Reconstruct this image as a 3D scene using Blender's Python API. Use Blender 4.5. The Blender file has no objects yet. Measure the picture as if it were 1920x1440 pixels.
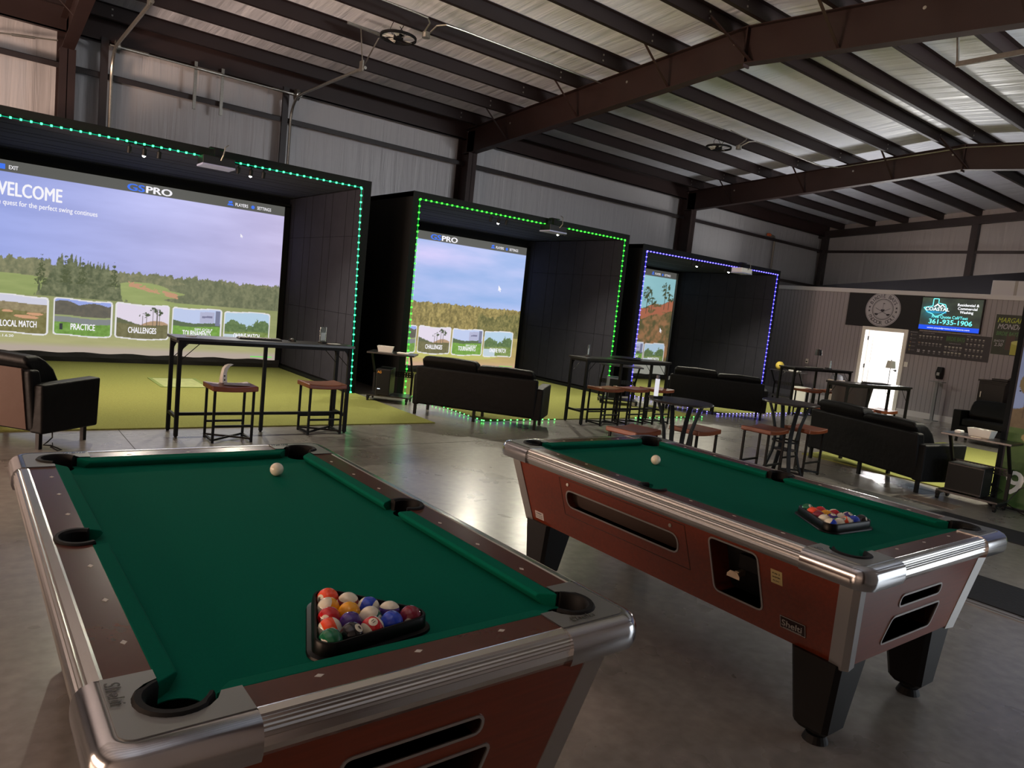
import bpy, bmesh, math, random
import numpy as np
from mathutils import Vector, Matrix
random.seed(7); RNG = np.random.RandomState(11)
SC = bpy.context.scene
COL = SC.collection
PI = math.pi

# ------------------------------------------------------------------ camera
F_PX, YAW, PITCH, ROLL, CAM_H = 1345.51, math.radians(37.8827), math.radians(6.15074), math.radians(5.96433), 1.6136
fw = Vector((math.sin(YAW)*math.cos(PITCH), math.cos(YAW)*math.cos(PITCH), -math.sin(PITCH)))
rt = Vector((math.cos(YAW), -math.sin(YAW), 0)); up = rt.cross(fw)
rt2 = math.cos(ROLL)*rt + math.sin(ROLL)*up
up2 = -math.sin(ROLL)*rt + math.cos(ROLL)*up
cd = bpy.data.cameras.new('camera'); cam = bpy.data.objects.new('camera', cd); COL.objects.link(cam)
cam.matrix_world = Matrix(((rt2.x, up2.x, -fw.x, 0), (rt2.y, up2.y, -fw.y, 0), (rt2.z, up2.z, -fw.z, CAM_H), (0, 0, 0, 1)))
cd.sensor_fit = 'HORIZONTAL'; cd.sensor_width = 36; cd.lens = F_PX/1920*36; cd.clip_start = 0.05; cd.clip_end = 200
SC.camera = cam

# ------------------------------------------------------------------ world, exposure, daylight
SC.view_settings.view_transform = 'Standard'; SC.view_settings.look = 'None'
SC.view_settings.gamma = 1; SC.view_settings.use_curve_mapping = False
EXPO = 0.0
SC.view_settings.exposure = EXPO
w = bpy.data.worlds.new('sky'); SC.world = w; w.use_nodes = True
bg = w.node_tree.nodes['Background']; bg.inputs[0].default_value = (0.86, 0.93, 1.0, 1); bg.inputs[1].default_value = 4.0
SC.cycles.use_light_tree = True
SC.cycles.max_bounces = 6; SC.cycles.diffuse_bounces = 3; SC.cycles.glossy_bounces = 4
SC.cycles.sample_clamp_indirect = 3.0
SC.cycles.use_denoising = True

def area(name, loc, aim, sx, sy, power, color, spread=180):
    l = bpy.data.lights.new(name, 'AREA'); l.shape = 'RECTANGLE'; l.size = sx; l.size_y = sy
    l.energy = power; l.color = color; l.spread = math.radians(spread)
    o = bpy.data.objects.new(name, l); COL.objects.link(o)
    o.location = loc; d = (Vector(aim)-Vector(loc)).normalized()
    o.rotation_euler = d.to_track_quat('-Z', 'Y').to_euler()
    return o
# daylight entering through the openings of the near wall (behind the camera), plus an added roof fill
area('daylight_side_door', (5.4, -0.9, 2.0), (5.2, 0.8, 0.0), 1.6, 0.6, 8, (0.95, 0.98, 1.0), 90)
area('daylight_roll_door', (10.8, -1.0, 3.6), (9.0, 6, 5.4), 3.4, 1.8, 260, (0.96, 0.97, 1.0), 115)
area('added_roof_fill', (0.5, -0.72, 2.7), (0.8, 2.4, 5.8), 5.0, 1.2, 110, (0.93, 0.96, 1.0), 120)  # added up-light with no window behind it, brightens the roof over the camera
# warm lamps of the bar counter at the left end of the hall, plus an added warm fill
area('warm_bar_lamps', (-6.7, 3.5, 1.5), (2, 4.0, 1.8), 6.0, 2.0, 360, (1.0, 0.66, 0.46))
area('added_warm_fill', (-4.6, 8.6, 1.0), (2.5, 10.5, 5.0), 3.0, 1.2, 520, (1.0, 0.70, 0.54), 140)  # added warm light aimed up to brighten the left part of the roof
# daylight in the lobby behind the far door
area('daylight_lobby_window', (19.85, 8.9, 1.5), (15.5, 7.9, 0.2), 1.6, 1.8, 800, (1.0, 0.98, 0.96))
area('daylight_lobby_side', (19.2, 5.9, 1.9), (18.8, 9.2, 1.0), 1.2, 1.4, 180, (1.0, 0.98, 0.95))

# ------------------------------------------------------------------ materials
def s2l(c):
    return tuple(((x/255.0)/12.92 if x/255.0 <= 0.04045 else ((x/255.0+0.055)/1.055)**2.4) for x in c)
MATS = {}
def mat(name, rgb, rough=0.5, metal=0.0, noise=0.0, nscale=20.0, bump=0.0, bscale=60.0, spec=0.5, coat=0.0, stretch=None, emit=None, estr=0.0, alpha=None):
    if name in MATS: return MATS[name]
    m = bpy.data.materials.new(name); m.use_nodes = True; nt = m.node_tree; N = nt.nodes; Lk = nt.links
    b = N['Principled BSDF']; c = s2l(rgb)
    b.inputs['Base Color'].default_value = (*c, 1); b.inputs['Roughness'].default_value = rough
    b.inputs['Metallic'].default_value = metal; b.inputs['Specular IOR Level'].default_value = spec
    b.inputs['Coat Weight'].default_value = coat; b.inputs['Coat Roughness'].default_value = 0.22
    if emit is not None:
        b.inputs['Emission Color'].default_value = (*s2l(emit), 1); b.inputs['Emission Strength'].default_value = estr
    if noise or bump:
        tc = N.new('ShaderNodeTexCoord'); mp = N.new('ShaderNodeMapping'); Lk.new(tc.outputs['Object'], mp.inputs[0])
        if stretch: mp.inputs['Scale'].default_value = stretch
    if noise:
        n = N.new('ShaderNodeTexNoise'); n.inputs['Scale'].default_value = nscale; n.inputs['Detail'].default_value = 5
        Lk.new(mp.outputs[0], n.inputs['Vector'])
        r = N.new('ShaderNodeValToRGB'); r.color_ramp.elements[0].position = 0.3; r.color_ramp.elements[1].position = 0.7
        r.color_ramp.elements[0].color = (*[x*(1-noise) for x in c], 1)
        r.color_ramp.elements[1].color = (*[min(1, x*(1+noise)) for x in c], 1)
        Lk.new(n.outputs['Fac'], r.inputs[0]); Lk.new(r.outputs[0], b.inputs['Base Color'])
    if bump:
        n2 = N.new('ShaderNodeTexNoise'); n2.inputs['Scale'].default_value = bscale; n2.inputs['Detail'].default_value = 3
        Lk.new(mp.outputs[0], n2.inputs['Vector'])
        bp = N.new('ShaderNodeBump'); bp.inputs['Strength'].default_value = bump; bp.inputs['Distance'].default_value = 0.02
        Lk.new(n2.outputs['Fac'], bp.inputs['Height']); Lk.new(bp.outputs[0], b.inputs['Normal'])
    MATS[name] = m
    return m
def glow(name, rgb, strength=1.0):
    if name in MATS: return MATS[name]
    m = bpy.data.materials.new(name); m.use_nodes = True; nt = m.node_tree; nt.nodes.clear()
    e = nt.nodes.new('ShaderNodeEmission'); o = nt.nodes.new('ShaderNodeOutputMaterial')
    e.inputs[0].default_value = (*s2l(rgb), 1); e.inputs[1].default_value = strength
    nt.links.new(e.outputs[0], o.inputs[0]); MATS[name] = m
    return m
def print_mat(name, emission=0.0, rough=0.5):
    m = bpy.data.materials.new(name); m.use_nodes = True; nt = m.node_tree
    a = nt.nodes.new('ShaderNodeAttribute'); a.attribute_name = 'ink'
    b = nt.nodes['Principled BSDF']; b.inputs['Roughness'].default_value = rough
    if emission:
        b.inputs['Base Color'].default_value = (0.02, 0.02, 0.02, 1)
        nt.links.new(a.outputs[0], b.inputs['Emission Color']); b.inputs['Emission Strength'].default_value = emission
    else:
        nt.links.new(a.outputs[0], b.inputs['Base Color'])
    return m

# concrete floor
def floor_mat():
    m = bpy.data.materials.new('sealed_concrete'); m.use_nodes = True; nt = m.node_tree; N = nt.nodes; L = nt.links
    b = N['Principled BSDF']; tc = N.new('ShaderNodeTexCoord')
    n1 = N.new('ShaderNodeTexNoise'); n1.inputs['Scale'].default_value = 0.9; n1.inputs['Detail'].default_value = 4; n1.inputs['Roughness'].default_value = 0.65
    n2 = N.new('ShaderNodeTexNoise'); n2.inputs['Scale'].default_value = 14; n2.inputs['Detail'].default_value = 3
    n3 = N.new('ShaderNodeTexNoise'); n3.inputs['Scale'].default_value = 2.6; n3.inputs['Detail'].default_value = 4; n3.inputs['Distortion'].default_value = 0.3
    for n in (n1, n2, n3): L.new(tc.outputs['Object'], n.inputs['Vector'])
    mx = N.new('ShaderNodeMix'); mx.data_type = 'RGBA'; mx.inputs[0].default_value = 0.4
    r1 = N.new('ShaderNodeValToRGB'); r1.color_ramp.elements[0].position = .3; r1.color_ramp.elements[1].position = .7
    r1.color_ramp.elements[0].color = (*s2l((116, 112, 107)), 1); r1.color_ramp.elements[1].color = (*s2l((150, 146, 139)), 1)
    r2 = N.new('ShaderNodeValToRGB'); r2.color_ramp.elements[0].position = .35; r2.color_ramp.elements[1].position = .7
    r2.color_ramp.elements[0].color = (*s2l((108, 104, 99)), 1); r2.color_ramp.elements[1].color = (*s2l((160, 155, 147)), 1)
    L.new(n1.outputs[0], r1.inputs[0]); L.new(n2.outputs[0], r2.inputs[0])
    L.new(r1.outputs[0], mx.inputs[6]); L.new(r2.outputs[0], mx.inputs[7]); L.new(mx.outputs[2], b.inputs['Base Color'])
    r3 = N.new('ShaderNodeMapRange'); r3.inputs[3].default_value = 0.22; r3.inputs[4].default_value = 0.36
    L.new(n3.outputs[0], r3.inputs[0]); L.new(r3.outputs[0], b.inputs['Roughness'])
    bp = N.new('ShaderNodeBump'); bp.inputs['Strength'].default_value = 0.012; bp.inputs['Distance'].default_value = 0.01
    n4 = N.new('ShaderNodeTexNoise'); n4.inputs['Scale'].default_value = 7; n4.inputs['Detail'].default_value = 5; L.new(tc.outputs['Object'], n4.inputs['Vector'])
    L.new(n4.outputs[0], bp.inputs['Height']); L.new(bp.outputs[0], b.inputs['Normal'])
    b.inputs['Specular IOR Level'].default_value = 0.5; b.inputs['Coat Weight'].default_value = 0.7; b.inputs['Coat Roughness'].default_value = 0.24
    return m
FLOOR = floor_mat()

def wrinkle_mat(name, rgb, scale, strength, rough=0.33, dist=0.05):
    m = bpy.data.materials.new(name); m.use_nodes = True; nt = m.node_tree; N = nt.nodes; L = nt.links
    b = N['Principled BSDF']; b.inputs['Base Color'].default_value = (*s2l(rgb), 1); b.inputs['Roughness'].default_value = rough
    tc = N.new('ShaderNodeTexCoord'); mp = N.new('ShaderNodeMapping'); mp.inputs['Scale'].default_value = scale
    L.new(tc.outputs['Object'], mp.inputs[0])
    n = N.new('ShaderNodeTexNoise'); n.inputs['Scale'].default_value = 1.0; n.inputs['Detail'].default_value = 4; n.inputs['Distortion'].default_value = 0.6
    L.new(mp.outputs[0], n.inputs['Vector'])
    bp = N.new('ShaderNodeBump'); bp.inputs['Strength'].default_value = strength; bp.inputs['Distance'].default_value = dist
    L.new(n.outputs[0], bp.inputs['Height']); L.new(bp.outputs[0], b.inputs['Normal'])
    return m
INSUL_ROOF = wrinkle_mat('white_vinyl_roof_insulation', (212, 216, 226), (0.9, 0.9, 3.0), 0.8, 0.34)
# folds run across the purlins on the roof, down the wall on the walls
INSUL_ROOF.node_tree.nodes['Mapping'].inputs['Scale'].default_value = (4.0, 0.35, 1.0)
INSUL_WALL = wrinkle_mat('white_vinyl_wall_insulation', (176, 174, 176), (4.5, 4.5, 0.22), 0.8, 0.38)
STEEL = mat('red_oxide_steel', (42, 27, 25), 0.5, 0.0, noise=0.12, nscale=3, spec=0.4)
PURL = mat('dark_oxide_purlin_steel', (33, 22, 22), 0.5, spec=0.35)
GIRT = mat('dark_steel', (36, 28, 29), 0.5)
GALV = mat('galvanized_steel', (165, 163, 155), 0.35, 0.85, noise=0.1, nscale=30)
BLACK = mat('black_metal', (10, 10, 11), 0.55, 0.0, spec=0.22)
BLACKP = mat('black_plastic', (14, 14, 15), 0.45, spec=0.35)
RUBBER = mat('black_rubber', (11, 11, 12), 0.6, spec=0.25)
FOAM = mat('black_foam_panel', (40, 40, 48), 0.9, spec=0.2, noise=0.1, nscale=6)
BAYBLK = mat('black_fabric', (22, 23, 24), 0.9, spec=0.15)
FASCIA = mat('black_painted_board', (14, 17, 16), 0.7, spec=0.2)
TURF = mat('green_putting_turf', (148, 150, 84), 0.95, noise=0.16, nscale=90, bump=0.6, bscale=400, spec=0.1)
CLOTH = mat('green_billiard_cloth', (0, 103, 82), 0.95, noise=0.05, nscale=200, spec=0.1)
LAMW = mat('cherry_laminate', (118, 44, 14), 0.32, coat=0.45, noise=0.13, nscale=5, stretch=(1, 14, 14))
LAMT = mat('brown_rail_laminate', (86, 42, 32), 0.27, noise=0.06, nscale=3, stretch=(6, 6, 1))
ALU = mat('fluted_aluminium', (220, 219, 216), 0.24, 1.0)
CAST = mat('cast_chrome', (196, 197, 200), 0.17, 1.0, noise=0.04, nscale=4)
CASTM = mat('brushed_pewter', (150, 153, 152), 0.42, 0.8)
TRIMA = mat('satin_aluminium', (176, 174, 172), 0.36, 0.7)
LEGB = mat('black_laminate', (13, 12, 12), 0.45, spec=0.3, noise=0.1, nscale=5)
WHITE = mat('white_plastic', (225, 224, 218), 0.4)
IVORY = mat('ivory_inlay', (205, 200, 190), 0.35)
LEATHER = mat('black_leatherette', (10, 10, 11), 0.6, bump=0.25, bscale=14, spec=0.16)
FABB = mat('dark_upholstery', (48, 40, 38), 0.85, bump=0.2, bscale=40)
SADDLE = mat('brown_saddle_seat', (112, 54, 26), 0.42, noise=0.1, nscale=8)
TABLEB = mat('dark_table_top', (34, 32, 33), 0.28)
PANELG = mat('grey_wall_panel', (132, 126, 132), 0.6)
WTRIM = mat('white_painted_trim', (196, 194, 198), 0.5)
DOORW = mat('white_door', (238, 236, 230), 0.45)
BANNER = mat('black_banner_cloth', (26, 26, 32), 0.7)
ORANGE = mat('orange_cap', (220, 110, 60), 0.4)

# ------------------------------------------------------------------ mesh helper
class MB:
    def __init__(s): s.v = []; s.f = []
    def add(s, vs, fs):
        k = len(s.v); s.v += [tuple(v) for v in vs]; s.f += [tuple(i+k for i in f) for f in fs]; return s
    def box(s, x0, x1, y0, y1, z0, z1):
        x0, x1 = sorted((x0, x1)); y0, y1 = sorted((y0, y1)); z0, z1 = sorted((z0, z1))
        return s.add([(x0,y0,z0),(x1,y0,z0),(x1,y1,z0),(x0,y1,z0),(x0,y0,z1),(x1,y0,z1),(x1,y1,z1),(x0,y1,z1)],
                     [(0,3,2,1),(4,5,6,7),(0,1,5,4),(1,2,6,5),(2,3,7,6),(3,0,4,7)])
    def hexa(s, a, b):
        """a, b: four points each (bottom, top), same winding"""
        return s.add(list(a)+list(b), [(0,3,2,1),(4,5,6,7),(0,1,5,4),(1,2,6,5),(2,3,7,6),(3,0,4,7)])
    def bar(s, p, q, wd, ht=None, ref=(0,0,1)):
        p = Vector(p); q = Vector(q); d = (q-p).normalized(); r = Vector(ref)
        if abs(d.dot(r)) > 0.99: r = Vector((1,0,0))
        a = d.cross(r).normalized()*wd/2; b = a.cross(d).normalized()*(ht or wd)/2
        return s.hexa([p-a-b, p+a-b, p+a+b, p-a+b], [q-a-b, q+a-b, q+a+b, q-a+b])
    def tube(s, pts, r, n=8, cap=True):
        pts = [Vector(p) for p in pts]; rings = []
        rr = r if isinstance(r, (list, tuple)) else [r]*len(pts)
        d0 = (pts[1]-pts[0]).normalized(); ref = Vector((0,0,1)) if abs(d0.z) < 0.9 else Vector((1,0,0))
        a = d0.cross(ref).normalized(); vs = []
        for i, p in enumerate(pts):
            d = ((pts[min(i+1, len(pts)-1)]-pts[max(i-1, 0)])).normalized()
            a = (a - d*a.dot(d)).normalized(); b = d.cross(a)
            vs += [p + (a*math.cos(2*PI*k/n)+b*math.sin(2*PI*k/n))*rr[i] for k in range(n)]
        fs = []
        for i in range(len(pts)-1):
            for k in range(n):
                k2 = (k+1) % n; fs.append((i*n+k, i*n+k2, (i+1)*n+k2, (i+1)*n+k))
        if cap: fs.append(tuple(reversed(range(n)))); fs.append(tuple(range((len(pts)-1)*n, len(pts)*n)))
        return s.add(vs, fs)
    def cyl(s, p, q, r, n=16, r2=None):
        return s.tube([p, q], [r, r if r2 is None else r2], n)
    def lathe(s, prof, n=24, c=(0,0,0), a0=0, a1=2*PI):
        full = abs(a1-a0-2*PI) < 1e-6; m = n if full else n+1; vs = []; fs = []
        for (r, z) in prof:
            for k in range(m):
                t = a0+(a1-a0)*k/n; vs.append((c[0]+r*math.cos(t), c[1]+r*math.sin(t), c[2]+z))
        for i in range(len(prof)-1):
            for k in range(n):
                k2 = (k+1) % m
                fs.append((i*m+k, i*m+k2, (i+1)*m+k2, (i+1)*m+k))
        return s.add(vs, fs)
    def prism(s, poly, z0, z1, fn=None):
        n = len(poly); fn = fn or (lambda x, y, z: (x, y, z))
        ar = sum(poly[i][0]*poly[(i+1)%n][1]-poly[(i+1)%n][0]*poly[i][1] for i in range(n))
        if ar < 0: poly = poly[::-1]
        return s.add([fn(x, y, z0) for x, y in poly]+[fn(x, y, z1) for x, y in poly],
                     [tuple(reversed(range(n))), tuple(range(n, 2*n))]+[(i, (i+1)%n, n+(i+1)%n, n+i) for i in range(n)])
    def loft(s, rings, cap=True, closed=True):
        n = len(rings[0]); vs = [p for r in rings for p in r]; fs = []
        for i in range(len(rings)-1):
            for k in range(n if closed else n-1):
                k2 = (k+1) % n; fs.append((i*n+k, i*n+k2, (i+1)*n+k2, (i+1)*n+k))
        if cap: fs.append(tuple(reversed(range(n)))); fs.append(tuple(range((len(rings)-1)*n, len(rings)*n)))
        return s.add(vs, fs)
    def sphere(s, c, r, nu=16, nv=10, sc=(1,1,1)):
        vs = [(c[0], c[1], c[2]-r*sc[2])]
        for j in range(1, nv):
            t = -PI/2+PI*j/nv
            vs += [(c[0]+r*sc[0]*math.cos(t)*math.cos(2*PI*k/nu), c[1]+r*sc[1]*math.cos(t)*math.sin(2*PI*k/nu), c[2]+r*sc[2]*math.sin(t)) for k in range(nu)]
        vs.append((c[0], c[1], c[2]+r*sc[2])); fs = []
        for k in range(nu):
            k2 = (k+1) % nu; fs.append((0, 1+k2, 1+k)); top = 1+(nv-2)*nu
            fs.append((len(vs)-1, top+k, top+k2))
            for j in range(nv-2): a = 1+j*nu; fs.append((a+k, a+k2, a+nu+k2, a+nu+k))
        return s.add(vs, fs)
    def obj(s, name, m, parent=None, bevel=0, seg=2, smooth=False, stuff=False, sub=0, label=None):
        me = bpy.data.meshes.new(name); me.from_pydata(s.v, [], s.f); me.update()
        o = bpy.data.objects.new(name, me); COL.objects.link(o); me.materials.append(m)
        if smooth:
            me.polygons.foreach_set('use_smooth', [True]*len(me.polygons))
            bm = bmesh.new(); bm.from_mesh(me)
            for e in bm.edges:
                if len(e.link_faces) == 2 and e.calc_face_angle(0) > 0.7: e.smooth = False
            bm.to_mesh(me); bm.free()
        if bevel:
            b = o.modifiers.new('bevel', 'BEVEL'); b.width = bevel; b.segments = seg; b.limit_method = 'ANGLE'; b.angle_limit = 0.6
            me.polygons.foreach_set('use_smooth', [True]*len(me.polygons)); b.harden_normals = True
        if sub:
            u = o.modifiers.new('sub', 'SUBSURF'); u.levels = sub; u.render_levels = sub
            me.polygons.foreach_set('use_smooth', [True]*len(me.polygons))
        if parent is not None: o.parent = parent
        if stuff: o['kind'] = 'stuff'
        if label: o['label'] = label
        return o

def thing(name, label, cat, loc=(0,0,0), rz=0, group=None):
    o = bpy.data.objects.new(name, None); COL.objects.link(o); o.location = loc; o.rotation_euler = (0, 0, rz)
    o['label'] = label; o['category'] = cat; o.empty_display_size = 0.1
    if group: o['group'] = group
    return o
def tag(o, label, cat, group=None):
    o['label'] = label; o['category'] = cat
    if group: o['group'] = group
    return o
def struct(o): o['kind'] = 'structure'; return o
def dup(root, loc=None, rz=None, label=None, group=None):
    r = root.copy(); COL.objects.link(r)
    if loc is not None: r.location = loc
    if rz is not None: r.rotation_euler = (0, 0, rz)
    if label: r['label'] = label
    if group: r['group'] = group
    for ch in list(root.children):
        c = ch.copy(); COL.objects.link(c); c.parent = r
        for g in ch.children:
            d = g.copy(); COL.objects.link(d); d.parent = c
    return r

def text(name, body, m, parent, org, right, upv, h, width=None, bold=0.0, align='LEFT', depth=0.0008, spacing=1.0, shear=0.0):
    """lettering: org = baseline start (or centre), h = cap height, width = total width if given"""
    cu = bpy.data.curves.new(name, 'FONT'); cu.body = body; cu.size = 1.0; cu.extrude = 0.0
    cu.space_character = spacing; cu.resolution_u = 3; cu.shear = shear
    t = bpy.data.objects.new('tmp', cu); COL.objects.link(t)
    bpy.context.view_layer.update()
    me = bpy.data.meshes.new_from_object(t.evaluated_get(bpy.context.evaluated_depsgraph_get()))
    bpy.data.objects.remove(t); bpy.data.curves.remove(cu)
    if bold > 0:      # thicken the strokes by overlapping shifted copies
        v0 = [tuple(v.co) for v in me.vertices]; f0 = [tuple(p.vertices) for p in me.polygons]; nv = len(v0); vs = []; fs = []
        for i, (dx, dy) in enumerate(((-1, 0), (1, 0), (0, 0.5), (0, -0.5))):
            vs += [(x+dx*bold, y+dy*bold, z+i*1e-5) for x, y, z in v0]; fs += [tuple(a+i*nv for a in f) for f in f0]
        bpy.data.meshes.remove(me); me = bpy.data.meshes.new(name); me.from_pydata(vs, [], fs)
    n = len(me.vertices); co = np.empty(n*3); me.vertices.foreach_get('co', co); co = co.reshape(-1, 3)
    x0, x1 = co[:, 0].min(), co[:, 0].max()
    sy = h/0.69; sx = sy if width is None else width/(x1-x0)
    X = (co[:, 0]-x0)*sx; Yv = co[:, 1]*sy
    wtot = (x1-x0)*sx
    if align == 'CENTER': X = X-wtot/2
    if align == 'RIGHT': X = X-wtot
    R = np.array(Vector(right).normalized()); U = np.array(Vector(upv).normalized()); Nn = np.cross(R, U)
    P = np.array(org)[None, :] + X[:, None]*R + Yv[:, None]*U + (depth+co[:, 2]*25)[:, None]*Nn
    me.vertices.foreach_set('co', P.ravel()); me.update(); me.materials.clear(); me.materials.append(m)
    o = bpy.data.objects.new(name, me); COL.objects.link(o)
    if parent is not None: o.parent = parent
    return o

def printed(name, rgb, org, right, upv, W, H, m, parent=None):
    """flat print: numpy sRGB array [rows from bottom, cols] laid on a fine grid of coloured points"""
    h, wd = rgb.shape[:2]
    R = np.array(Vector(right).normalized()); U = np.array(Vector(upv).normalized())
    xs = np.linspace(0, W, wd); ys = np.linspace(0, H, h)
    P = np.array(org)[None, None, :] + xs[None, :, None]*R + ys[:, None, None]*U
    idx = np.arange(h*wd).reshape(h, wd)
    Fq = np.stack([idx[:-1, :-1], idx[:-1, 1:], idx[1:, 1:], idx[1:, :-1]], -1).reshape(-1, 4)
    me = bpy.data.meshes.new(name); me.vertices.add(h*wd); me.vertices.foreach_set('co', P.reshape(-1))
    nf = len(Fq); me.loops.add(nf*4); me.loops.foreach_set('vertex_index', Fq.reshape(-1).astype(np.int32))
    me.polygons.add(nf); me.polygons.foreach_set('loop_start', (np.arange(nf)*4).astype(np.int32))
    me.update(calc_edges=True)
    c = np.clip(rgb, 0, 1); lin = np.where(c <= 0.04045, c/12.92, ((c+0.055)/1.055)**2.4)
    col = np.ones((h*wd, 4), np.float32); col[:, :3] = lin.reshape(-1, 3)
    at = me.color_attributes.new('ink', 'FLOAT_COLOR', 'POINT'); at.data.foreach_set('color', col.ravel())
    me.materials.append(m); o = bpy.data.objects.new(name, me); COL.objects.link(o)
    if parent is not None: o.parent = parent
    return o

def vnoise(h, w, sy, sx, octv=4, seed=0):
    r = np.random.RandomState(seed); out = np.zeros((h, w)); amp = 1; tot = 0
    for _ in range(octv):
        gh, gw = int(h/sy)+2, int(w/sx)+2
        g = r.rand(gh+1, gw+1); y = np.arange(h)/sy; x = np.arange(w)/sx
        yi = np.clip(y.astype(int), 0, gh-1); xi = np.clip(x.astype(int), 0, gw-1); fy = (y-yi)[:, None]; fx = (x-xi)[None, :]
        fy = fy*fy*(3-2*fy); fx = fx*fx*(3-2*fx)
        a = g[yi][:, xi]; b = g[yi][:, xi+1]; c = g[yi+1][:, xi]; d = g[yi+1][:, xi+1]
        out += amp*((a*(1-fx)+b*fx)*(1-fy)+(c*(1-fx)+d*fx)*fy); tot += amp; amp *= 0.55; sy = max(1.0, sy/2); sx = max(1.0, sx/2)
    return out/tot
def C(*c): return np.array(c)/255.0

# ================================================================== STRUCTURE
XL, XR, YN, YF = -7.0, 24.35, -0.82, 14.22
RIDGE_Y, EAVE_Z, SLOPE = 6.765, 5.60, 0.0745      # underside of sheeting at far eave
def roof_z(y, off=0.0):
    return 6.12 - SLOPE*abs(y-RIDGE_Y) + off
floor = struct(MB().box(XL, XR+6, YN-3, YF, -0.2, 0).obj('floor', FLOOR))
g = MB()
for x in (1.26, 8.9, 16.55): g.box(x-0.003, x+0.003, YN, YF, 0.0, 0.0012)
for y in (6.77,): g.box(XL, XR, y-0.003, y+0.003, 0.0, 0.0012)
g.obj('saw_cut', mat('dark_joint', (52, 50, 48), 0.8), floor)
ceil = struct(MB().loft([[(XL, YN, roof_z(YN)), (XL, RIDGE_Y, roof_z(RIDGE_Y)), (XL, YF, roof_z(YF)), (XL, YF, roof_z(YF)+0.15), (XL, RIDGE_Y, roof_z(RIDGE_Y)+0.15), (XL, YN, roof_z(YN)+0.15)],
                         [(XR, YN, roof_z(YN)), (XR, RIDGE_Y, roof_z(RIDGE_Y)), (XR, YF, roof_z(YF)), (XR, YF, roof_z(YF)+0.15), (XR, RIDGE_Y, roof_z(RIDGE_Y)+0.15), (XR, YN, roof_z(YN)+0.15)]]).obj('ceiling', INSUL_ROOF))
# the roofing vinyl sags a little between purlins
PUR = [7.08+1.062*k for k in range(7)] + [6.45-1.062*k for k in range(7)]
PD = 0.205
for k, y in enumerate(PUR):
    if y > 13.6: continue
    zt = roof_z(y); sgn = 1
    b = MB()
    b.box(XL, XR, y-0.004, y+0.004, zt-PD, zt)
    b.box(XL, XR, y, y+0.068, zt-PD, zt-PD+0.006)
    b.box(XL, XR, y+0.062, y+0.068, zt-PD, zt-PD+0.024)
    b.box(XL, XR, y-0.068, y, zt-0.007, zt-0.001)
    b.obj('purlin', PURL, ceil)
# laps and bolts where purlins cross rafters
b = MB()
for x in (1.26, 8.9, 16.55):
    for y in PUR:
        if y > 13.6: continue
        for dx in (-0.55, 0.55):
            for dz in (0.06, 0.15): b.box(x+dx-0.012, x+dx+0.012, y-0.012, y-0.003, roof_z(y)-dz-0.012, roof_z(y)-dz+0.012)
b.obj('purlin_bolts', GALV, ceil, stuff=True)
# sheeting seams: battens where the blanket is lapped
# wall_back
wall_back = struct(MB().box(XL, XR, YF, YF+0.15, 0, 5.72).obj('wall_back', INSUL_WALL))
for z in (2.3, 3.42, 4.66):
    MB().box(XL, XR, YF-0.215, YF-0.20, z-0.045, z+0.045).box(XL, XR, YF-0.215, YF, z+0.038, z+0.045).obj('girt', GIRT, wall_back)
MB().box(XL, XR, YF-0.23, YF-0.21, 5.18, 5.56).box(XL, XR, YF-0.23, YF-0.12, 5.18, 5.20).obj('eave_strut', STEEL, wall_back)
wall_front = struct(MB().box(XL, 4.6, YN-0.15, YN, 0, 5.72).box(8.6, 9.0, YN-0.15, YN, 0, 5.72).box(12.6, XR, YN-0.15, YN, 0, 5.72)
                    .box(4.6, 8.6, YN-0.15, YN, 1.5, 5.72).box(9.0, 12.6, YN-0.15, YN, 4.6, 5.72).box(9.0, 12.6, YN-0.15, YN, 0, 2.6).obj('wall_front', INSUL_WALL))
for z in (3.42, 4.66):
    MB().box(XL, 9.0, YN+0.20, YN+0.215, z-0.045, z+0.045).obj('girt', GIRT, wall_front)
wall_left = struct(MB().box(XL-0.15, XL, YN, YF, 0, 6.2).obj('wall_left', INSUL_WALL))
wall_right = struct(MB().prism([(YN, 0), (YF, 0), (YF, roof_z(YF)), (RIDGE_Y, roof_z(RIDGE_Y)), (YN, roof_z(YN))], XR, XR+0.15, lambda a, b, c: (c, a, b)).obj('wall_right', INSUL_WALL))
for z in (3.42, 4.66):
    MB().box(XR-0.215, XR-0.20, YN, YF, z-0.045, z+0.045).obj('girt', GIRT, wall_right)
for y in (14.0, 9.25, 4.5):
    MB().box(XR-0.25, XR-0.05, y-0.09, y+0.09, 0, roof_z(y)-PD-0.2).obj('post', GIRT, wall_right)
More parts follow.
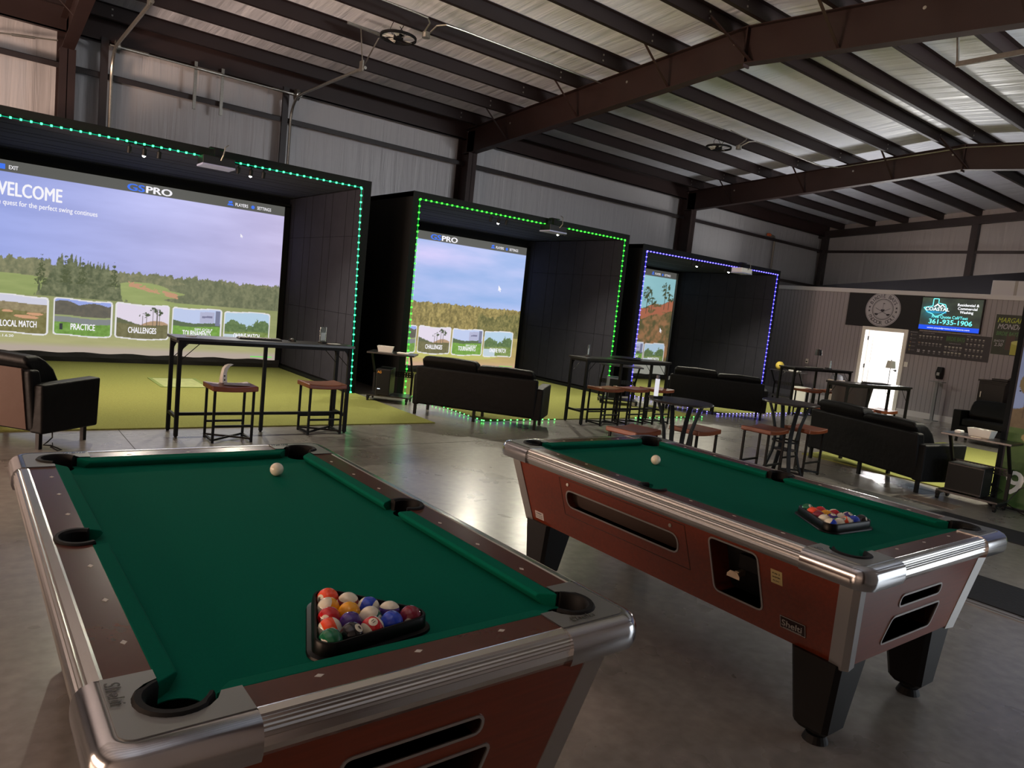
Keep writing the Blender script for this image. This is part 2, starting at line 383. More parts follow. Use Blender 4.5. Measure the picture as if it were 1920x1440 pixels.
MB().hexa([(XR-0.26, YN, roof_z(YN)-PD-0.24), (XR-0.1, YN, roof_z(YN)-PD-0.24), (XR-0.1, RIDGE_Y, roof_z(RIDGE_Y)-PD-0.24), (XR-0.26, RIDGE_Y, roof_z(RIDGE_Y)-PD-0.24)],
          [(XR-0.26, YN, roof_z(YN)-PD), (XR-0.1, YN, roof_z(YN)-PD), (XR-0.1, RIDGE_Y, roof_z(RIDGE_Y)-PD), (XR-0.26, RIDGE_Y, roof_z(RIDGE_Y)-PD)]).hexa(
          [(XR-0.26, RIDGE_Y, roof_z(RIDGE_Y)-PD-0.24), (XR-0.1, RIDGE_Y, roof_z(RIDGE_Y)-PD-0.24), (XR-0.1, YF, roof_z(YF)-PD-0.24), (XR-0.26, YF, roof_z(YF)-PD-0.24)],
          [(XR-0.26, RIDGE_Y, roof_z(RIDGE_Y)-PD), (XR-0.1, RIDGE_Y, roof_z(RIDGE_Y)-PD), (XR-0.1, YF, roof_z(YF)-PD), (XR-0.26, YF, roof_z(YF)-PD)]).obj('rake_beam', GIRT, wall_right)

# rigid frames: tapered rafters in two halves plus columns, each frame one thing of steel
def frame(x, label):
    t = thing('steel_portal_frame', label, 'beam', (x, 14.0, 0), 0, 'portal frames of the hall')
    for s in (1, -1):
        def Y(y): return (y if s > 0 else 2*RIDGE_Y-y)-14.0
        top0, top1 = roof_z(13.95)-PD, roof_z(RIDGE_Y)-PD
        bot0, bot1 = 4.86, 5.40
        def seg(a, b_, za0, za1, zb0, zb1, wd):
            q = MB(); q.hexa([(-wd, Y(a), za0), (wd, Y(a), za0), (wd, Y(b_), zb0), (-wd, Y(b_), zb0)], [(-wd, Y(a), za1), (wd, Y(a), za1), (wd, Y(b_), zb1), (-wd, Y(b_), zb1)])
            return q
        r = seg(13.95, RIDGE_Y, bot0, top0, bot1, top1, 0.006)
        r.v += seg(13.7, RIDGE_Y, bot0, bot0+0.012, bot1, bot1+0.012, 0.085).v; k = len(r.v)-8
        r.f += [tuple(i+k for i in f) for f in [(0,3,2,1),(4,5,6,7),(0,1,5,4),(1,2,6,5),(2,3,7,6),(3,0,4,7)]]
        r.v += seg(14.1, RIDGE_Y, top0-0.012, top0, top1-0.012, top1, 0.085).v; k = len(r.v)-8
        r.f += [tuple(i+k for i in f) for f in [(0,3,2,1),(4,5,6,7),(0,1,5,4),(1,2,6,5),(2,3,7,6),(3,0,4,7)]]
        r.obj('rafter', STEEL, t)
        c = MB().box(-0.006, 0.006, Y(14.15), Y(13.68), 0, 5.35).box(-0.11, 0.11, Y(13.70), Y(13.68), 0, 4.87).box(-0.11, 0.11, Y(14.17), Y(14.15), 0, 5.42).box(-0.10, 0.10, Y(14.0), Y(13.70), 4.86, 4.875)
        c.obj('column', STEEL, t)
        for i, yy in enumerate((12.42, 10.3, 8.18)):
            zb = bot0+(13.7-yy)/(13.7-RIDGE_Y)*(bot1-bot0)
            MB().bar((-0.02, Y(yy), zb+0.03), (-0.62, Y(yy)+0.06, roof_z(yy)-PD+0.05), 0.045, 0.006).obj('flange_brace', STEEL, t)
    MB().box(-0.07, 0.07, RIDGE_Y-14.0-0.012, RIDGE_Y-14.0+0.012, 5.36, 5.92).obj('ridge_plate', STEEL, t)
    MB().bar((0.03, RIDGE_Y-14.0+0.1, 5.42), (0.5, RIDGE_Y-14.0+0.45, 5.95), 0.05, 0.02).bar((-0.03, RIDGE_Y-14.0-0.1, 5.42), (-0.55, RIDGE_Y-14.0+0.3, 5.98), 0.05, 0.02).obj('ridge_brace', STEEL, t)
    b2 = MB()
    for yy in (12.4, 9.14, 7.0, 4.34, 1.5): b2.cyl((-0.012, yy-14.0, roof_z(yy)-PD-0.16), (-0.006, yy-14.0, roof_z(yy)-PD-0.16), 0.022, 12)
    b2.obj('bolt_washers', GALV, t, stuff=True)
    return t
frame(1.26, 'dark red steel frame at the far left, its column behind the first golf bay')
frame(8.9, 'dark red steel frame nearest the middle, its rafter crossing above the second golf bay')
frame(16.55, 'dark red steel frame beyond the middle one, its column behind the third golf bay')
# wall rods
b = thing('cable_brace', 'thin steel brace rod crossing the wall at the upper left', 'rod', (0.0, 14.0, 4.6))
MB().tube([(-2.3, 0.02, -0.45), (0.3, 0.02, 0.30), (1.15, 0.0, 0.42)], 0.012, 6).obj('rod', GALV, b)
MB().cyl((0.55, 0.02, 0.335), (0.85, 0.01, 0.375), 0.02, 8).obj('turnbuckle', GALV, b)

# office partition at x = 18
OX = 18.0
beam_mat = None
def bead_mat():
    m = bpy.data.materials.new('grooved_grey_panelling'); m.use_nodes = True; nt = m.node_tree; N = nt.nodes; L = nt.links
    b = N['Principled BSDF']; b.inputs['Roughness'].default_value = 0.55
    tc = N.new('ShaderNodeTexCoord'); sx = N.new('ShaderNodeSeparateXYZ'); L.new(tc.outputs['Object'], sx.inputs[0])
    mu = N.new('ShaderNodeMath'); mu.operation = 'MULTIPLY'; mu.inputs[1].default_value = 1/0.1016; L.new(sx.outputs[1], mu.inputs[0])
    fr = N.new('ShaderNodeMath'); fr.operation = 'FRACT'; L.new(mu.outputs[0], fr.inputs[0])
    gt = N.new('ShaderNodeMath'); gt.operation = 'GREATER_THAN'; gt.inputs[1].default_value = 0.12; L.new(fr.outputs[0], gt.inputs[0])
    mx = N.new('ShaderNodeMix'); mx.data_type = 'RGBA'; L.new(gt.outputs[0], mx.inputs[0])
    mx.inputs[6].default_value = (*s2l((124, 119, 125)), 1); mx.inputs[7].default_value = (*s2l((148, 143, 149)), 1); L.new(mx.outputs[2], b.inputs['Base Color'])
    bp = N.new('ShaderNodeBump'); bp.inputs['Distance'].default_value = 0.004; L.new(gt.outputs[0], bp.inputs['Height']); L.new(bp.outputs[0], b.inputs['Normal'])
    return m
BEAD = bead_mat()
DY0, DY1, DZ = 8.05, 8.98, 1.95
wo = struct(MB().box(OX, OX+0.12, DY1+0.06, YF, 0, 2.86).box(OX, OX+0.12, 3.2, DY0-0.06, 0, 2.86).box(OX, OX+0.12, DY0-0.06, DY1+0.06, DZ+0.05, 2.86).obj('wall_office', BEAD))
struct(MB().box(OX-0.03, OX+0.2, 3.2, YF, 2.86, 2.96).obj('trim_1', WTRIM))
struct(MB().box(OX-0.015, OX, 3.2, DY0-0.1, 0, 0.14).obj('baseboard_office_near', WTRIM))
struct(MB().box(OX-0.015, OX, DY1+0.1, YF, 0, 0.14).obj('baseboard_office_far', WTRIM))
door = struct(MB().box(OX-0.02, OX+0.14, DY0-0.09, DY0, 0, DZ+0.09).box(OX-0.02, OX+0.14, DY1, DY1+0.09, 0, DZ+0.09).box(OX-0.02, OX+0.14, DY0, DY1, DZ, DZ+0.09).obj('door_1', DOORW, bevel=0.006))
ang = math.radians(62)
leaf = MB().box(0, 0.9, -0.02, 0.02, 0.01, DZ-0.01)
for (a0, a1, z0, z1) in ((0.12, 0.40, 1.15, 1.85), (0.50, 0.78, 1.15, 1.85), (0.12, 0.40, 0.2, 1.0), (0.50, 0.78, 0.2, 1.0)):
    leaf.box(a0, a1, -0.028, -0.02, z0, z1)
lo = leaf.obj('door_leaf', DOORW, door, bevel=0.004); lo.location = (OX+0.14, DY1-0.02, 0); lo.rotation_euler = (0, 0, -math.radians(28))
h = MB()
for z in (0.5, 1.05, 1.75): h.cyl((OX+0.13, DY1-0.02, z-0.05), (OX+0.13, DY1-0.02, z+0.05), 0.014, 8)
h.obj('hinges', BLACK, door)
k = MB().cyl((0.82, -0.03, 1.0), (0.82, -0.09, 1.0), 0.012, 10).sphere((0.82, -0.1, 1.0), 0.03).obj('door_knob', BLACK, door); k.location = lo.location; k.rotation_euler = lo.rotation_euler
struct(MB().box(19.9, 20.0, 5.5, 11, 0, 2.95).obj('wall_outside', mat('sunlit_white_wall', (240, 238, 232), 0.7)))
struct(MB().box(18.12, 20.0, 5.5, 5.6, 0, 2.95).box(18.12, 20.0, 10.9, 11.0, 0, 2.95).obj('wall_lobby_sides', WTRIM))

t = thing('storage_tarp', 'long dark tarp covered stack on top of the grey office wall', 'tarp', (19.4, 8.5, 2.96))
MB().prism([(-3.8, 0), (3.2, 0), (3.2, 0.10), (-0.2, 0.44), (-2.4, 0.66), (-3.8, 0.70)], 0, 0.45, lambda a, b, c: (c, a, b)).obj('cover', mat('dark_tarp', (14, 13, 16), 0.8, spec=0.2), t)
t = thing('storage_box', 'white carton box on top of the office wall at the right edge', 'box', (18.35, 6.0, 2.96))
MB().box(-0.2, 0.5, -0.55, 0.42, 0, 0.33).obj('carton', mat('white_carton', (190, 188, 192), 0.7), t, bevel=0.01)
MB().box(-0.202, -0.2, -0.08, -0.02, 0, 0.33).obj('flap_tape', mat('tape', (150, 145, 140), 0.5), t)

# ================================================================== GOLF BAYS
YB0, YB1 = 10.3, 13.42          # front and rear of the bays
ZT = 3.16
FOAMC = mat('black_ceiling_panel', (44, 45, 52), 0.85, noise=0.08, nscale=4, spec=0.2)
def bay(x0, x1, ztop, label, y0=YB0, flip=False, right_panels=True):
    """x0, x1 = clear inside; local origin at the front left corner; +y goes into the bay"""
    t = thing('golf_bay_enclosure', label, 'golf bay', (x0, y0, 0), PI if flip else 0)
    W = x1-x0; D = YB1-YB0
    MB().box(-0.12, -0.03, 0, D, 0, ztop+0.12).obj('side_wall', BAYBLK, t)
    MB().box(W+0.03, W+0.12, 0, D, 0, ztop+0.12).obj('side_wall', BAYBLK, t)
    MB().box(-0.12, W+0.12, 0, D, ztop+0.04, ztop+0.12).obj('roof_board', BAYBLK, t)
    MB().box(-0.12, W+0.12, -0.012, 0, ztop, ztop+0.125).box(-0.12, 0, -0.012, 0, 0, ztop).box(W, W+0.12, -0.012, 0, 0, ztop).obj('front_fascia', FASCIA, t)
    MB().box(-0.03, W+0.03, D-0.04, D, 0, ztop+0.04).obj('rear_curtain', BAYBLK, t)
    # sound panels: two rows of boards on the side walls, boards across the ceiling
    n = 11; pw = D/n
    for s in ((0, 1) if right_panels else (0,)):
        for k in range(n):
            for (za, zb) in ((0.10, 1.22), (1.225, 2.43), (2.435, ztop)):
                x = -0.03 if s == 0 else W+0.03; d = 0.026+0.004*((k*7+int(za*5)) % 3)
                o = MB().box(x, x+(d if s == 0 else -d), k*pw+0.003, (k+1)*pw-0.003, za, zb).obj('wall_panel', FOAM, t)
    m = 12; cw = D/m
    for k in range(m):
        dz = 0.020+0.003*(k % 3)
        for (xa, xb) in ((0, W*0.5-0.002), (W*0.5+0.002, W)):
            MB().box(xa, xb, k*cw+0.002, (k+1)*cw-0.002, ztop+0.04-dz, ztop+0.04).obj('ceiling_panel', FOAMC, t)
    MB().box(W-0.03, W+0.03, 0, D-0.04, 0, 0.07).obj('kick_board', FASCIA, t)
    return t
bay(0.05, 4.80, 3.14, 'black golf bay with teal green light strip and the largest screen, at the left')
bay(5.77, 10.47, 3.14, 'black golf bay outlined in bright green lights, middle of the row')
bay(11.13, 15.86, 3.03, 'black golf bay outlined in blue lights, farthest of the row')
# fourth bay on the near side of the hall (its mural wall faces the pool tables)
t4 = thing('golf_bay_enclosure', 'golf bay whose outer side wall carries a golf course mural, right edge', 'golf bay', (9.0, 2.8, 0))
MB().box(0.012, 0.10, -3.4, 0.0, 0, 3.2).obj('side_wall', FASCIA, t4)
MB().box(-0.012, 0.11, 0.0, 0.045, 0, 3.2).obj('front_post', BAYBLK, t4)
MB().box(4.7, 4.8, -3.4, 0.0, 0, 3.2).obj('side_wall', BAYBLK, t4)
MB().box(0.0, 4.8, -3.4, 0.0, 3.2, 3.3).obj('roof_board', BAYBLK, t4)

# light strips: tape plus diode beads
def led_strip(pts, tape_rgb, bead_rgb, label, step=0.098, estr=(2.6, 4.6), faces=None, wid=0.011):
    t = thing('led_light_strip', label, 'light strip', pts[0][0])
    o0 = Vector(pts[0][0])
    tp = MB(); bd = MB()
    for (a, b_) in pts:
        a = Vector(a)-o0; b2 = Vector(b_)-o0; L = (b2-a).length; d = (b2-a)/L
        tp.bar(a, b2, 0.010, 0.006)
        n = max(1, int(L/step))
        for k in range(n+1):
            c = a+d*(k*L/n); bd.box(c.x-wid, c.x+wid, c.y-wid-0.004, c.y+wid-0.004, c.z-wid, c.z+wid)
    key = label[:24]
    tp.obj('tape', glow('tape_'+key, tape_rgb, estr[0]), t)
    bd.obj('diodes', glow('diode_'+key, bead_rgb, estr[1]), t, stuff=True)
    return t
yl = YB0-0.02
led_strip([((0.12, yl, 3.145), (4.745, yl, 3.145)), ((4.755, yl, 3.13), (4.84, yl, 0.03))], (0, 130, 95), (66, 255, 140), 'teal green light strip around the mouth of the leftmost golf bay')
led_strip([((5.80, yl, 0.02), (5.765, yl, 3.14)), ((5.775, yl, 3.15), (10.45, yl, 3.15)), ((10.455, yl, 3.14), (10.46, yl, 0.02))], (0, 125, 35), (60, 255, 50), 'green light strip around the mouth of the middle golf bay')
led_strip([((11.14, yl, 0.02), (11.13, yl, 3.0)), ((11.14, yl, 3.02), (15.85, yl, 3.05)), ((15.85, yl, 3.04), (15.83, yl, 0.02))], (50, 45, 210), (110, 100, 255), 'blue light strip around the mouth of the farthest golf bay')
led_strip([((5.76, 10.2, 0.022), (5.70, 7.92, 0.022)), ((5.72, 7.9, 0.022), (7.0, 7.89, 0.022)), ((8.75, 7.89, 0.022), (10.45, 7.88, 0.022))], (0, 60, 25), (90, 255, 110), 'green light strip lying along the edge of the middle turf', step=0.11, estr=(0.6, 5.0), wid=0.007)
led_strip([((11.2, 10.2, 0.022), (11.25, 8.15, 0.022)), ((11.27, 8.13, 0.022), (14.6, 8.1, 0.022))], (30, 30, 110), (140, 130, 255), 'blue light strip lying along the edge of the farthest turf', step=0.11, estr=(0.6, 5.0), wid=0.007)

# turf mats
def turf(x0, x1, y0, y1, label, z=0.014):
    o = MB().box(x0, x1, y0, y1, 0.001, z).obj('turf_mat', TURF); tag(o, label, 'turf')
    return o
tf1 = turf(0.0, 4.92, 7.86, 13.36, 'bright yellow green turf mat running out of the leftmost golf bay')
turf(5.78, 10.5, 7.95, 13.36, 'turf mat of the middle golf bay behind the black sofa')
turf(11.3, 15.9, 8.2, 13.36, 'turf mat of the farthest golf bay inside the blue floor lights')
turf(9.28, 13.9, -0.4, 5.25, 'yellow lit turf mat behind the sofa at the lower right')
o = MB().box(0, 0.56, 0, 0.85, 0, 0.006).obj('hitting_mat', mat('worn_strike_mat', (160, 166, 112), 0.9, noise=0.15, nscale=12)); o.location = (2.25, 10.66, 0.0142)
tag(o, 'pale worn square strike mat set in the turf of the leftmost bay', 'mat')
MB().box(-0.05, 0, -0.03, 0.88, 0, 0.008).box(0.56, 0.61, -0.03, 0.88, 0, 0.008).box(0, 0.56, 0.85, 0.88, 0, 0.008).box(0, 0.56, -0.03, 0, 0, 0.008).obj('mat_frame', mat('dull_turf', (120, 135, 70), 0.9), o)

# ------------------------------------------------------------------ projected screens
SW, SH = 4.48, 2.83
CW = 0.78; TX = [0.10-0.01, 0.97, 1.83, 2.69, 3.545]       # menu cards
NAMES = ['LOCAL MATCH', 'PRACTICE', 'CHALLENGES', 'TOURNAMENTS', 'ONLINE MATCH']
def rrect(X, Z, x0, x1, z0, z1, r):
    dx = np.maximum(np.maximum(x0+r-X, X-x1+r), 0); dz = np.maximum(np.maximum(z0+r-Z, Z-z1+r), 0)
    return (dx*dx+dz*dz <= r*r) & (X >= x0) & (X <= x1) & (Z >= z0) & (Z <= z1)
def trees(img, X, Z, base, top, dark, light, seed, xs=None, rag=0.05, m=None):
    """ragged pine canopy between base(x) and top(x)"""
    h, wd = X.shape; px = SW/wd
    prof = vnoise(1, wd, 1, 0.10/px, 4, seed)[0]; prof2 = vnoise(1, wd, 1, 0.03/px, 3, seed+1)[0]
    tz = top + rag*2*(prof-0.5) + rag*1.6*(prof2-0.5)
    sel = (Z < tz[None, :]) & (Z > base)
    if m is not None: sel &= m
    n = (0.55*vnoise(h, wd, 0.10/px, 0.05/px, 4, seed+2)+0.45*vnoise(h, wd, 0.03/px, 0.03/px, 3, seed+7))[..., None]
    n = np.clip((n-0.32)/0.36, 0, 1)
    c = dark*(1-n)+light*n
    img[sel] = c[sel]
def course(nx, nz, style):
    X, Z = np.meshgrid(np.linspace(0, SW, nx), np.linspace(0, SH, nz)); px = SW/nx
    img = np.zeros((nz, nx, 3))
    t = (X/SW)[..., None]; u = (Z/SH)[..., None]
    cl = vnoise(nz, nx, 0.22/px, 1.1/px, 4, 5)[..., None]
    if style == 1:
        img[:] = C(152, 165, 226)*(1-t)+C(196, 188, 226)*t + (cl-0.5)*0.10
        img += np.exp(-((X-2.3)**2/0.8+(Z-2.6)**2/0.2))[..., None]*0.05
    elif style == 2:
        img[:] = C(158, 178, 228)*(1-t)+C(168, 188, 234)*t + (cl-0.5)*C(120, 60, 40)*0.45; img += (np.exp(-((X-1.9)**2/1.2+(Z-2.35)**2/0.06)))[..., None]*C(36, 14, 10)
    else:
        img[:] = C(150, 200, 208) + (cl-0.5)*0.06
    g = vnoise(nz, nx, 0.06/px, 0.35/px, 5, 9)[..., None]
    if style == 1:
        ground = C(134, 142, 96)*(1-g)+C(158, 160, 112)*g
        sel = Z < 1.28; img[sel] = ground[sel]
        trees(img, X, Z, 1.12, np.where(X[0] < 0.9, 1.44, 1.36), C(108, 112, 86), C(140, 138, 106), 21, rag=0.05)
        m = (((X-0.35)/0.9)**2+((Z-1.02)/0.16)**2 < 1) | (((X-2.6)/0.95)**2+((Z-0.98)/0.13)**2 < 1) | (((X-2.2)/0.42)**2+((Z-1.10)/0.12)**2 < 1); img[m] = (C(134, 148, 92)*(1-g)+C(162, 172, 112)*g)[m]
        trees(img, X, Z, 0.92, 1.34-0.16*np.exp(-((X[0]-2.3)/0.2)**2)*0, C(98, 104, 80), C(128, 130, 100), 33, rag=0.09, m=(X > 2.70+0.12*np.sin(Z*31)+0.05*np.sin(Z*77)))
        bunk = (np.abs(Z-(1.18-0.20*(X-2.0))) < 0.028+0.03*vnoise(nz, nx, 0.05/px, 0.1/px, 3, 4)) & (X > 1.98) & (X < 2.75); bunk &= vnoise(nz, nx, 0.05/px, 0.12/px, 4, 14) > 0.42; img[bunk] = C(192, 146, 116)
        trees(img, X, Z, 0.88, 1.46-0.62*np.abs((X[0]-1.33)/0.66)**2.6, C(82, 90, 66), C(122, 126, 96), 45, rag=0.17, m=(X > 0.68) & (X < 2.02))
        for (tx, tz, th) in ((0.78, 0.95, 0.56), (1.10, 1.0, 0.55), (1.33, 1.0, 0.5), (1.77, 1.0, 0.50)):
            rr = np.abs(X-tx) < (tz+th-Z)*0.18+0.02*np.sin(Z*80); rr &= (Z > tz+0.1) & (Z < tz+th) & (vnoise(nz, nx, 2, 2, 2, int(tx*100)) > 0.38); img[rr] = C(80, 88, 60)
        sel = Z < 0.36; f = np.clip((0.36-Z)/0.1, 0, 1)[..., None]; img = img*(1-f)+(C(158, 158, 110)*(1-g)+C(176, 172, 126)*g)*f
        sel = Z < 0.10; f = np.clip((0.16-Z)/0.08, 0, 1)[..., None]; img = img*(1-f)+C(176, 162, 150)*f
    elif style == 2:
        ground = C(146, 132, 82)*(1-g)+C(186, 170, 108)*g; sel = Z < 1.3; img[sel] = ground[sel]
        trees(img, X, Z, 0.83, np.full(nx, 1.37), C(112, 102, 62), C(176, 158, 100), 61, rag=0.03)
        trees(img, X, Z, 0.72, 1.24+0.06*np.sin(X[0]*3), C(92, 92, 56), C(150, 140, 88), 71, rag=0.08, m=(X > 3.3))
        f = np.clip((0.55-Z)/0.35, 0, 1)[..., None]; img = img*(1-f)+(C(178, 150, 108)*(1-g)+C(196, 178, 112)*g)*f
        m = ((X-2.6)/1.4)**2+((Z-0.30)/0.14)**2 < 1; img[m] = (C(176, 176, 96)*(1-g)+C(198, 192, 116)*g)[m]
        f = np.clip((0.16-Z)/0.12, 0, 1)[..., None]; img = img*(1-f)+C(196, 160, 136)*f
    else:
        hill = 1.80+0.20*(X-3.2)+0.03*np.sin(X*9)
        n = vnoise(nz, nx, 0.14/px, 0.14/px, 5, 77)[..., None]; n = np.clip((n-0.35)/0.3, 0, 1)
        gr = C(92, 88, 58)*(1-n)+C(158, 116, 82)*n; sel = Z < hill; img[sel] = gr[sel]
        m = (Z < hill-0.01) & (Z > hill-0.30) & (vnoise(nz, nx, 0.1/px, 0.3/px, 3, 3) > 0.45); img[m] = C(176, 108, 82)
        for (tx, b0, th) in ((3.42, 1.75, 0.55), (3.62, 1.8, 0.25), (4.12, 1.9, 0.6), (4.3, 1.9, 0.3), (2.6, 1.7, 0.6)):
            rr = (np.abs(X-tx) < 0.012) & (Z > b0-0.1) & (Z < b0+th); img[rr] = C(80, 74, 60)
            cr = (((X-tx)/0.17)**2+((Z-b0-th*0.75)/(th*0.4))**2 < 1) & (vnoise(nz, nx, 0.05/px, 0.06/px, 3, int(tx*50)) > 0.5); img[cr] = C(72, 80, 56)
        sel = Z < 0.33; img[sel] = C(150, 150, 140)
    # menu cards
    for i, x in enumerate(TX):
        x0, x1, z0, z1 = x, x+CW, 0.29, 0.84
        wob = 0.012*np.sin((X-x0)*7+i); Zw = Z-wob
        m = rrect(X, Zw, x0-0.02, x1+0.02, z0-0.02, z1+0.02, 0.05); img[m] = C(226, 224, 226)
        m = rrect(X, Zw, x0, x1, z0, z1, 0.04); xx = (X-x0)/CW; zz = (Zw-z0)/0.55
        c = np.zeros_like(img); nz_ = vnoise(nz, nx, 0.04/px, 0.04/px, 4, 100+i)[..., None]
        sky = [C(205, 205, 222), C(150, 165, 225), C(222, 212, 228), C(188, 200, 232), C(180, 205, 226)][i]
        gr = [C(122, 116, 74), C(112, 150, 70), C(112, 108, 76), C(116, 158, 70), C(122, 140, 80)][i]
        c[:] = sky
        if i == 0:
            c[zz < 0.82] = (C(120, 108, 82)*(1-nz_)+C(172, 158, 124)*nz_)[zz < 0.82]; c[zz < 0.6] = (gr+(nz_-0.5)*0.15)[zz < 0.6]
            for (a, b_, ra, rb) in ((0.66, 0.45, 0.2, 0.05), (0.35, 0.56, 0.09, 0.035), (0.8, 0.55, 0.14, 0.04)): c[((xx-a)/ra)**2+((zz-b_)/rb)**2 < 1] = C(206, 156, 122)
        elif i == 1:
            mt = zz < 0.86+0.10*np.abs(np.sin(xx*6+0.6)); c[mt] = (C(86, 84, 78)*(1-nz_)+C(110, 104, 92)*nz_)[mt]
            c[zz < 0.55] = C(150, 160, 112); c[zz < 0.50] = C(128, 132, 134); c[zz < 0.34] = (gr+(nz_-0.5)*0.2)[zz < 0.34]
            c[(np.abs(xx-0.12) < 0.03) & (zz > 0.12) & (zz < 0.3)] = C(50, 54, 60)
        elif i == 2:
            hz_ = 0.38+0.36*np.clip(0.5-xx, 0, 1)+0.05*nz_[..., 0]; c[zz < hz_] = C(96, 100, 74)
            c[(zz < 0.56-((xx-0.75)/0.3)**2*0.15) & (zz > 0.4)] = C(176, 146, 118)
            c[zz < 0.42] = (gr+(nz_-0.5)*0.15)[zz < 0.42]
            for (a, b_) in ((0.50, 0.72), (0.58, 0.78), (0.70, 0.92), (0.78, 0.88), (0.83, 0.8)):
                c[(np.abs(xx-a) < 0.006) & (zz < b_) & (zz > 0.38)] = C(90, 86, 76)
                c[(((xx-a)/0.07)**2+((zz-b_+0.02)/0.07)**2 < 1) & (nz_[..., 0] > 0.5)] = C(74, 84, 62)
        elif i == 3:
            c[zz < 0.55+0.16*np.clip(0.4-xx, 0, 1)+0.04*nz_[..., 0]] = C(90, 106, 78); c[zz < 0.46] = (gr+(nz_-0.5)*0.15)[zz < 0.46]
            c[(xx > 0.55) & (xx < 0.86) & (zz > 0.58) & (zz < 0.93)] = C(176, 178, 206); c[(xx > 0.88) & (xx < 0.98) & (zz > 0.5) & (zz < 0.97)] = C(120, 124, 150)
            c[(xx > 0.60) & (xx < 0.82) & (zz > 0.74) & (zz < 0.80)] = C(120, 120, 150)
        else:
            hz_ = 0.56+0.16*np.sin(xx*9)+0.20*nz_[..., 0]*(xx > 0.35)*(xx < 0.75)+0.1*nz_[..., 0]
            c[zz < hz_] = (C(74, 96, 62)*(1-nz_)+C(120, 142, 96)*nz_)[zz < hz_]; c[zz < 0.38] = (gr+(nz_-0.5)*0.2)[zz < 0.38]
            c[(xx < 0.4) & (zz < 0.30)] = C(190, 205, 214)
        img[m] = c[m]
    # top bar
    m = Z > SH-0.17; img[m] = C(88, 88, 84)
    m = (X > SW-0.45) & (X < SW-0.06) & (np.abs(Z-0.055) < 0.006); img[m] = C(110, 226, 90)
    # curtain-like grey edge on the right of the picture
    return img
SCREEN_E = [1.0, 1.05, 0.85]
def screen(x0, idx, nx, label, welcome=False):
    t = thing('projection_screen', label, 'screen', (x0, 13.30, 0.15))
    nz = int(nx*SH/SW)
    img = course(nx, nz, idx)
    m = print_mat('projected_picture_%d' % idx, SCREEN_E[idx-1])
    printed('picture', img, (0, 0, 0), (1, 0, 0), (0, 0, 1), SW, SH, m, t)
    e = SCREEN_E[idx-1]
    wt = glow('screen_white_%d' % idx, (246, 244, 250), e); bl = glow('screen_blue_%d' % idx, (70, 120, 240), e)
    R, U = (1, 0, 0), (0, 0, 1)
    def tx(s, x, z, h, width=None, mt=wt, bold=0.014, al='LEFT', nm='lettering', sp=1.0): return text(nm, s, mt, t, (x, -0.004, z), R, U, h, width, bold, al, 0.0, sp)
    cz = SH-0.145
    tx('GS', SW/2-0.34, cz, 0.105, 0.26, bl, 0.035, nm='logo_letters'); tx('PRO', SW/2-0.065, cz, 0.105, 0.40, wt, 0.035, nm='logo_letters')
    tx('PLAYERS', 3.60, SH-0.125, 0.055, 0.22); tx('SETTINGS', 3.98, SH-0.125, 0.055, 0.25)
    ic = MB()
    for (a, b_, r) in ((3.50, SH-0.075, 0.018), (3.53, SH-0.07, 0.02)): ic.prism([(a+r*math.cos(k*PI/6), b_+r*math.sin(k*PI/6)) for k in range(12)], 0, 0.002, lambda x, y, z: (x, -0.003-z, y))
    ic.prism([(3.465, SH-0.13), (3.57, SH-0.13), (3.555, SH-0.10), (3.48, SH-0.10)], 0, 0.002, lambda x, y, z: (x, -0.003-z, y))
    gx, gz = 3.905, SH-0.10
    ic.prism([(gx+(0.036 if k % 2 else 0.026)*math.cos(k*PI/8), gz+(0.036 if k % 2 else 0.026)*math.sin(k*PI/8)) for k in range(16)], 0, 0.002, lambda x, y, z: (x, -0.003-z, y))
    ic.obj('menu_icons', bl, t)
    if welcome:
        tx('WELCOME', 0.12, SH-0.505, 0.195, 0.90, bold=0.03); tx('The quest for the perfect swing continues', 0.12, SH-0.645, 0.075, 1.38, bold=0.014)
        tx('EXIT', 0.335, SH-0.125, 0.055, 0.115)
        MB().prism([(0.22, SH-0.135), (0.29, SH-0.135), (0.29, SH-0.06), (0.22, SH-0.06)], 0, 0.002, lambda x, y, z: (x, -0.003-z, y)).obj('exit_icon', bl, t)
        tx('V 3.1.6.20', 0.20, 0.215, 0.035, 0.25)
    for i, n in enumerate(NAMES):
        wds = [0.46, 0.34, 0.43, 0.47, 0.47][i]
        tx(n, TX[i]+(CW-0.06)/2+0.03 if i else TX[i]+0.42, 0.375, 0.095, wds, al='CENTER', bold=0.03)
        if i == 3: tx('SIM GOLF', TX[i]+0.50, 0.475, 0.04, 0.30, al='CENTER')
    cx, cz2 = (3.72, 2.24) if idx == 1 else (3.78, 1.90) if idx == 2 else (4.06, 1.30)
    k = 0.5 if idx == 1 else 1.0
    MB().prism([(cx, cz2), (cx, cz2-0.13*k), (cx+0.03*k, cz2-0.10*k), (cx+0.05*k, cz2-0.145*k), (cx+0.072*k, cz2-0.135*k), (cx+0.053*k, cz2-0.095*k), (cx+0.09*k, cz2-0.095*k)], 0, 0.002, lambda x, y, z: (x, -0.004-z, y)).obj('pointer', wt, t)
    # loose black skirt and border of the screen cloth
    q = MB(); n = 40; ring = []
    for k in range(n+1):
        x = -0.14+(SW+0.22)*k/n; ring.append([(x, -0.02, 0.012+0.01*math.sin(k*1.1)), (x, -0.03-0.015*math.sin(k*0.9), -0.06), (x, 0.005, -0.142)])
    vs = [p for r in ring for p in r]
    fs = []
    for k in range(n):
        for j in range(2): fs.append((k*3+j, k*3+j+1, k*3+4+j, k*3+3+j))
    q.add(vs, fs); q.obj('skirt', mat('black_skirt_cloth', (40, 38, 40), 0.8), t)
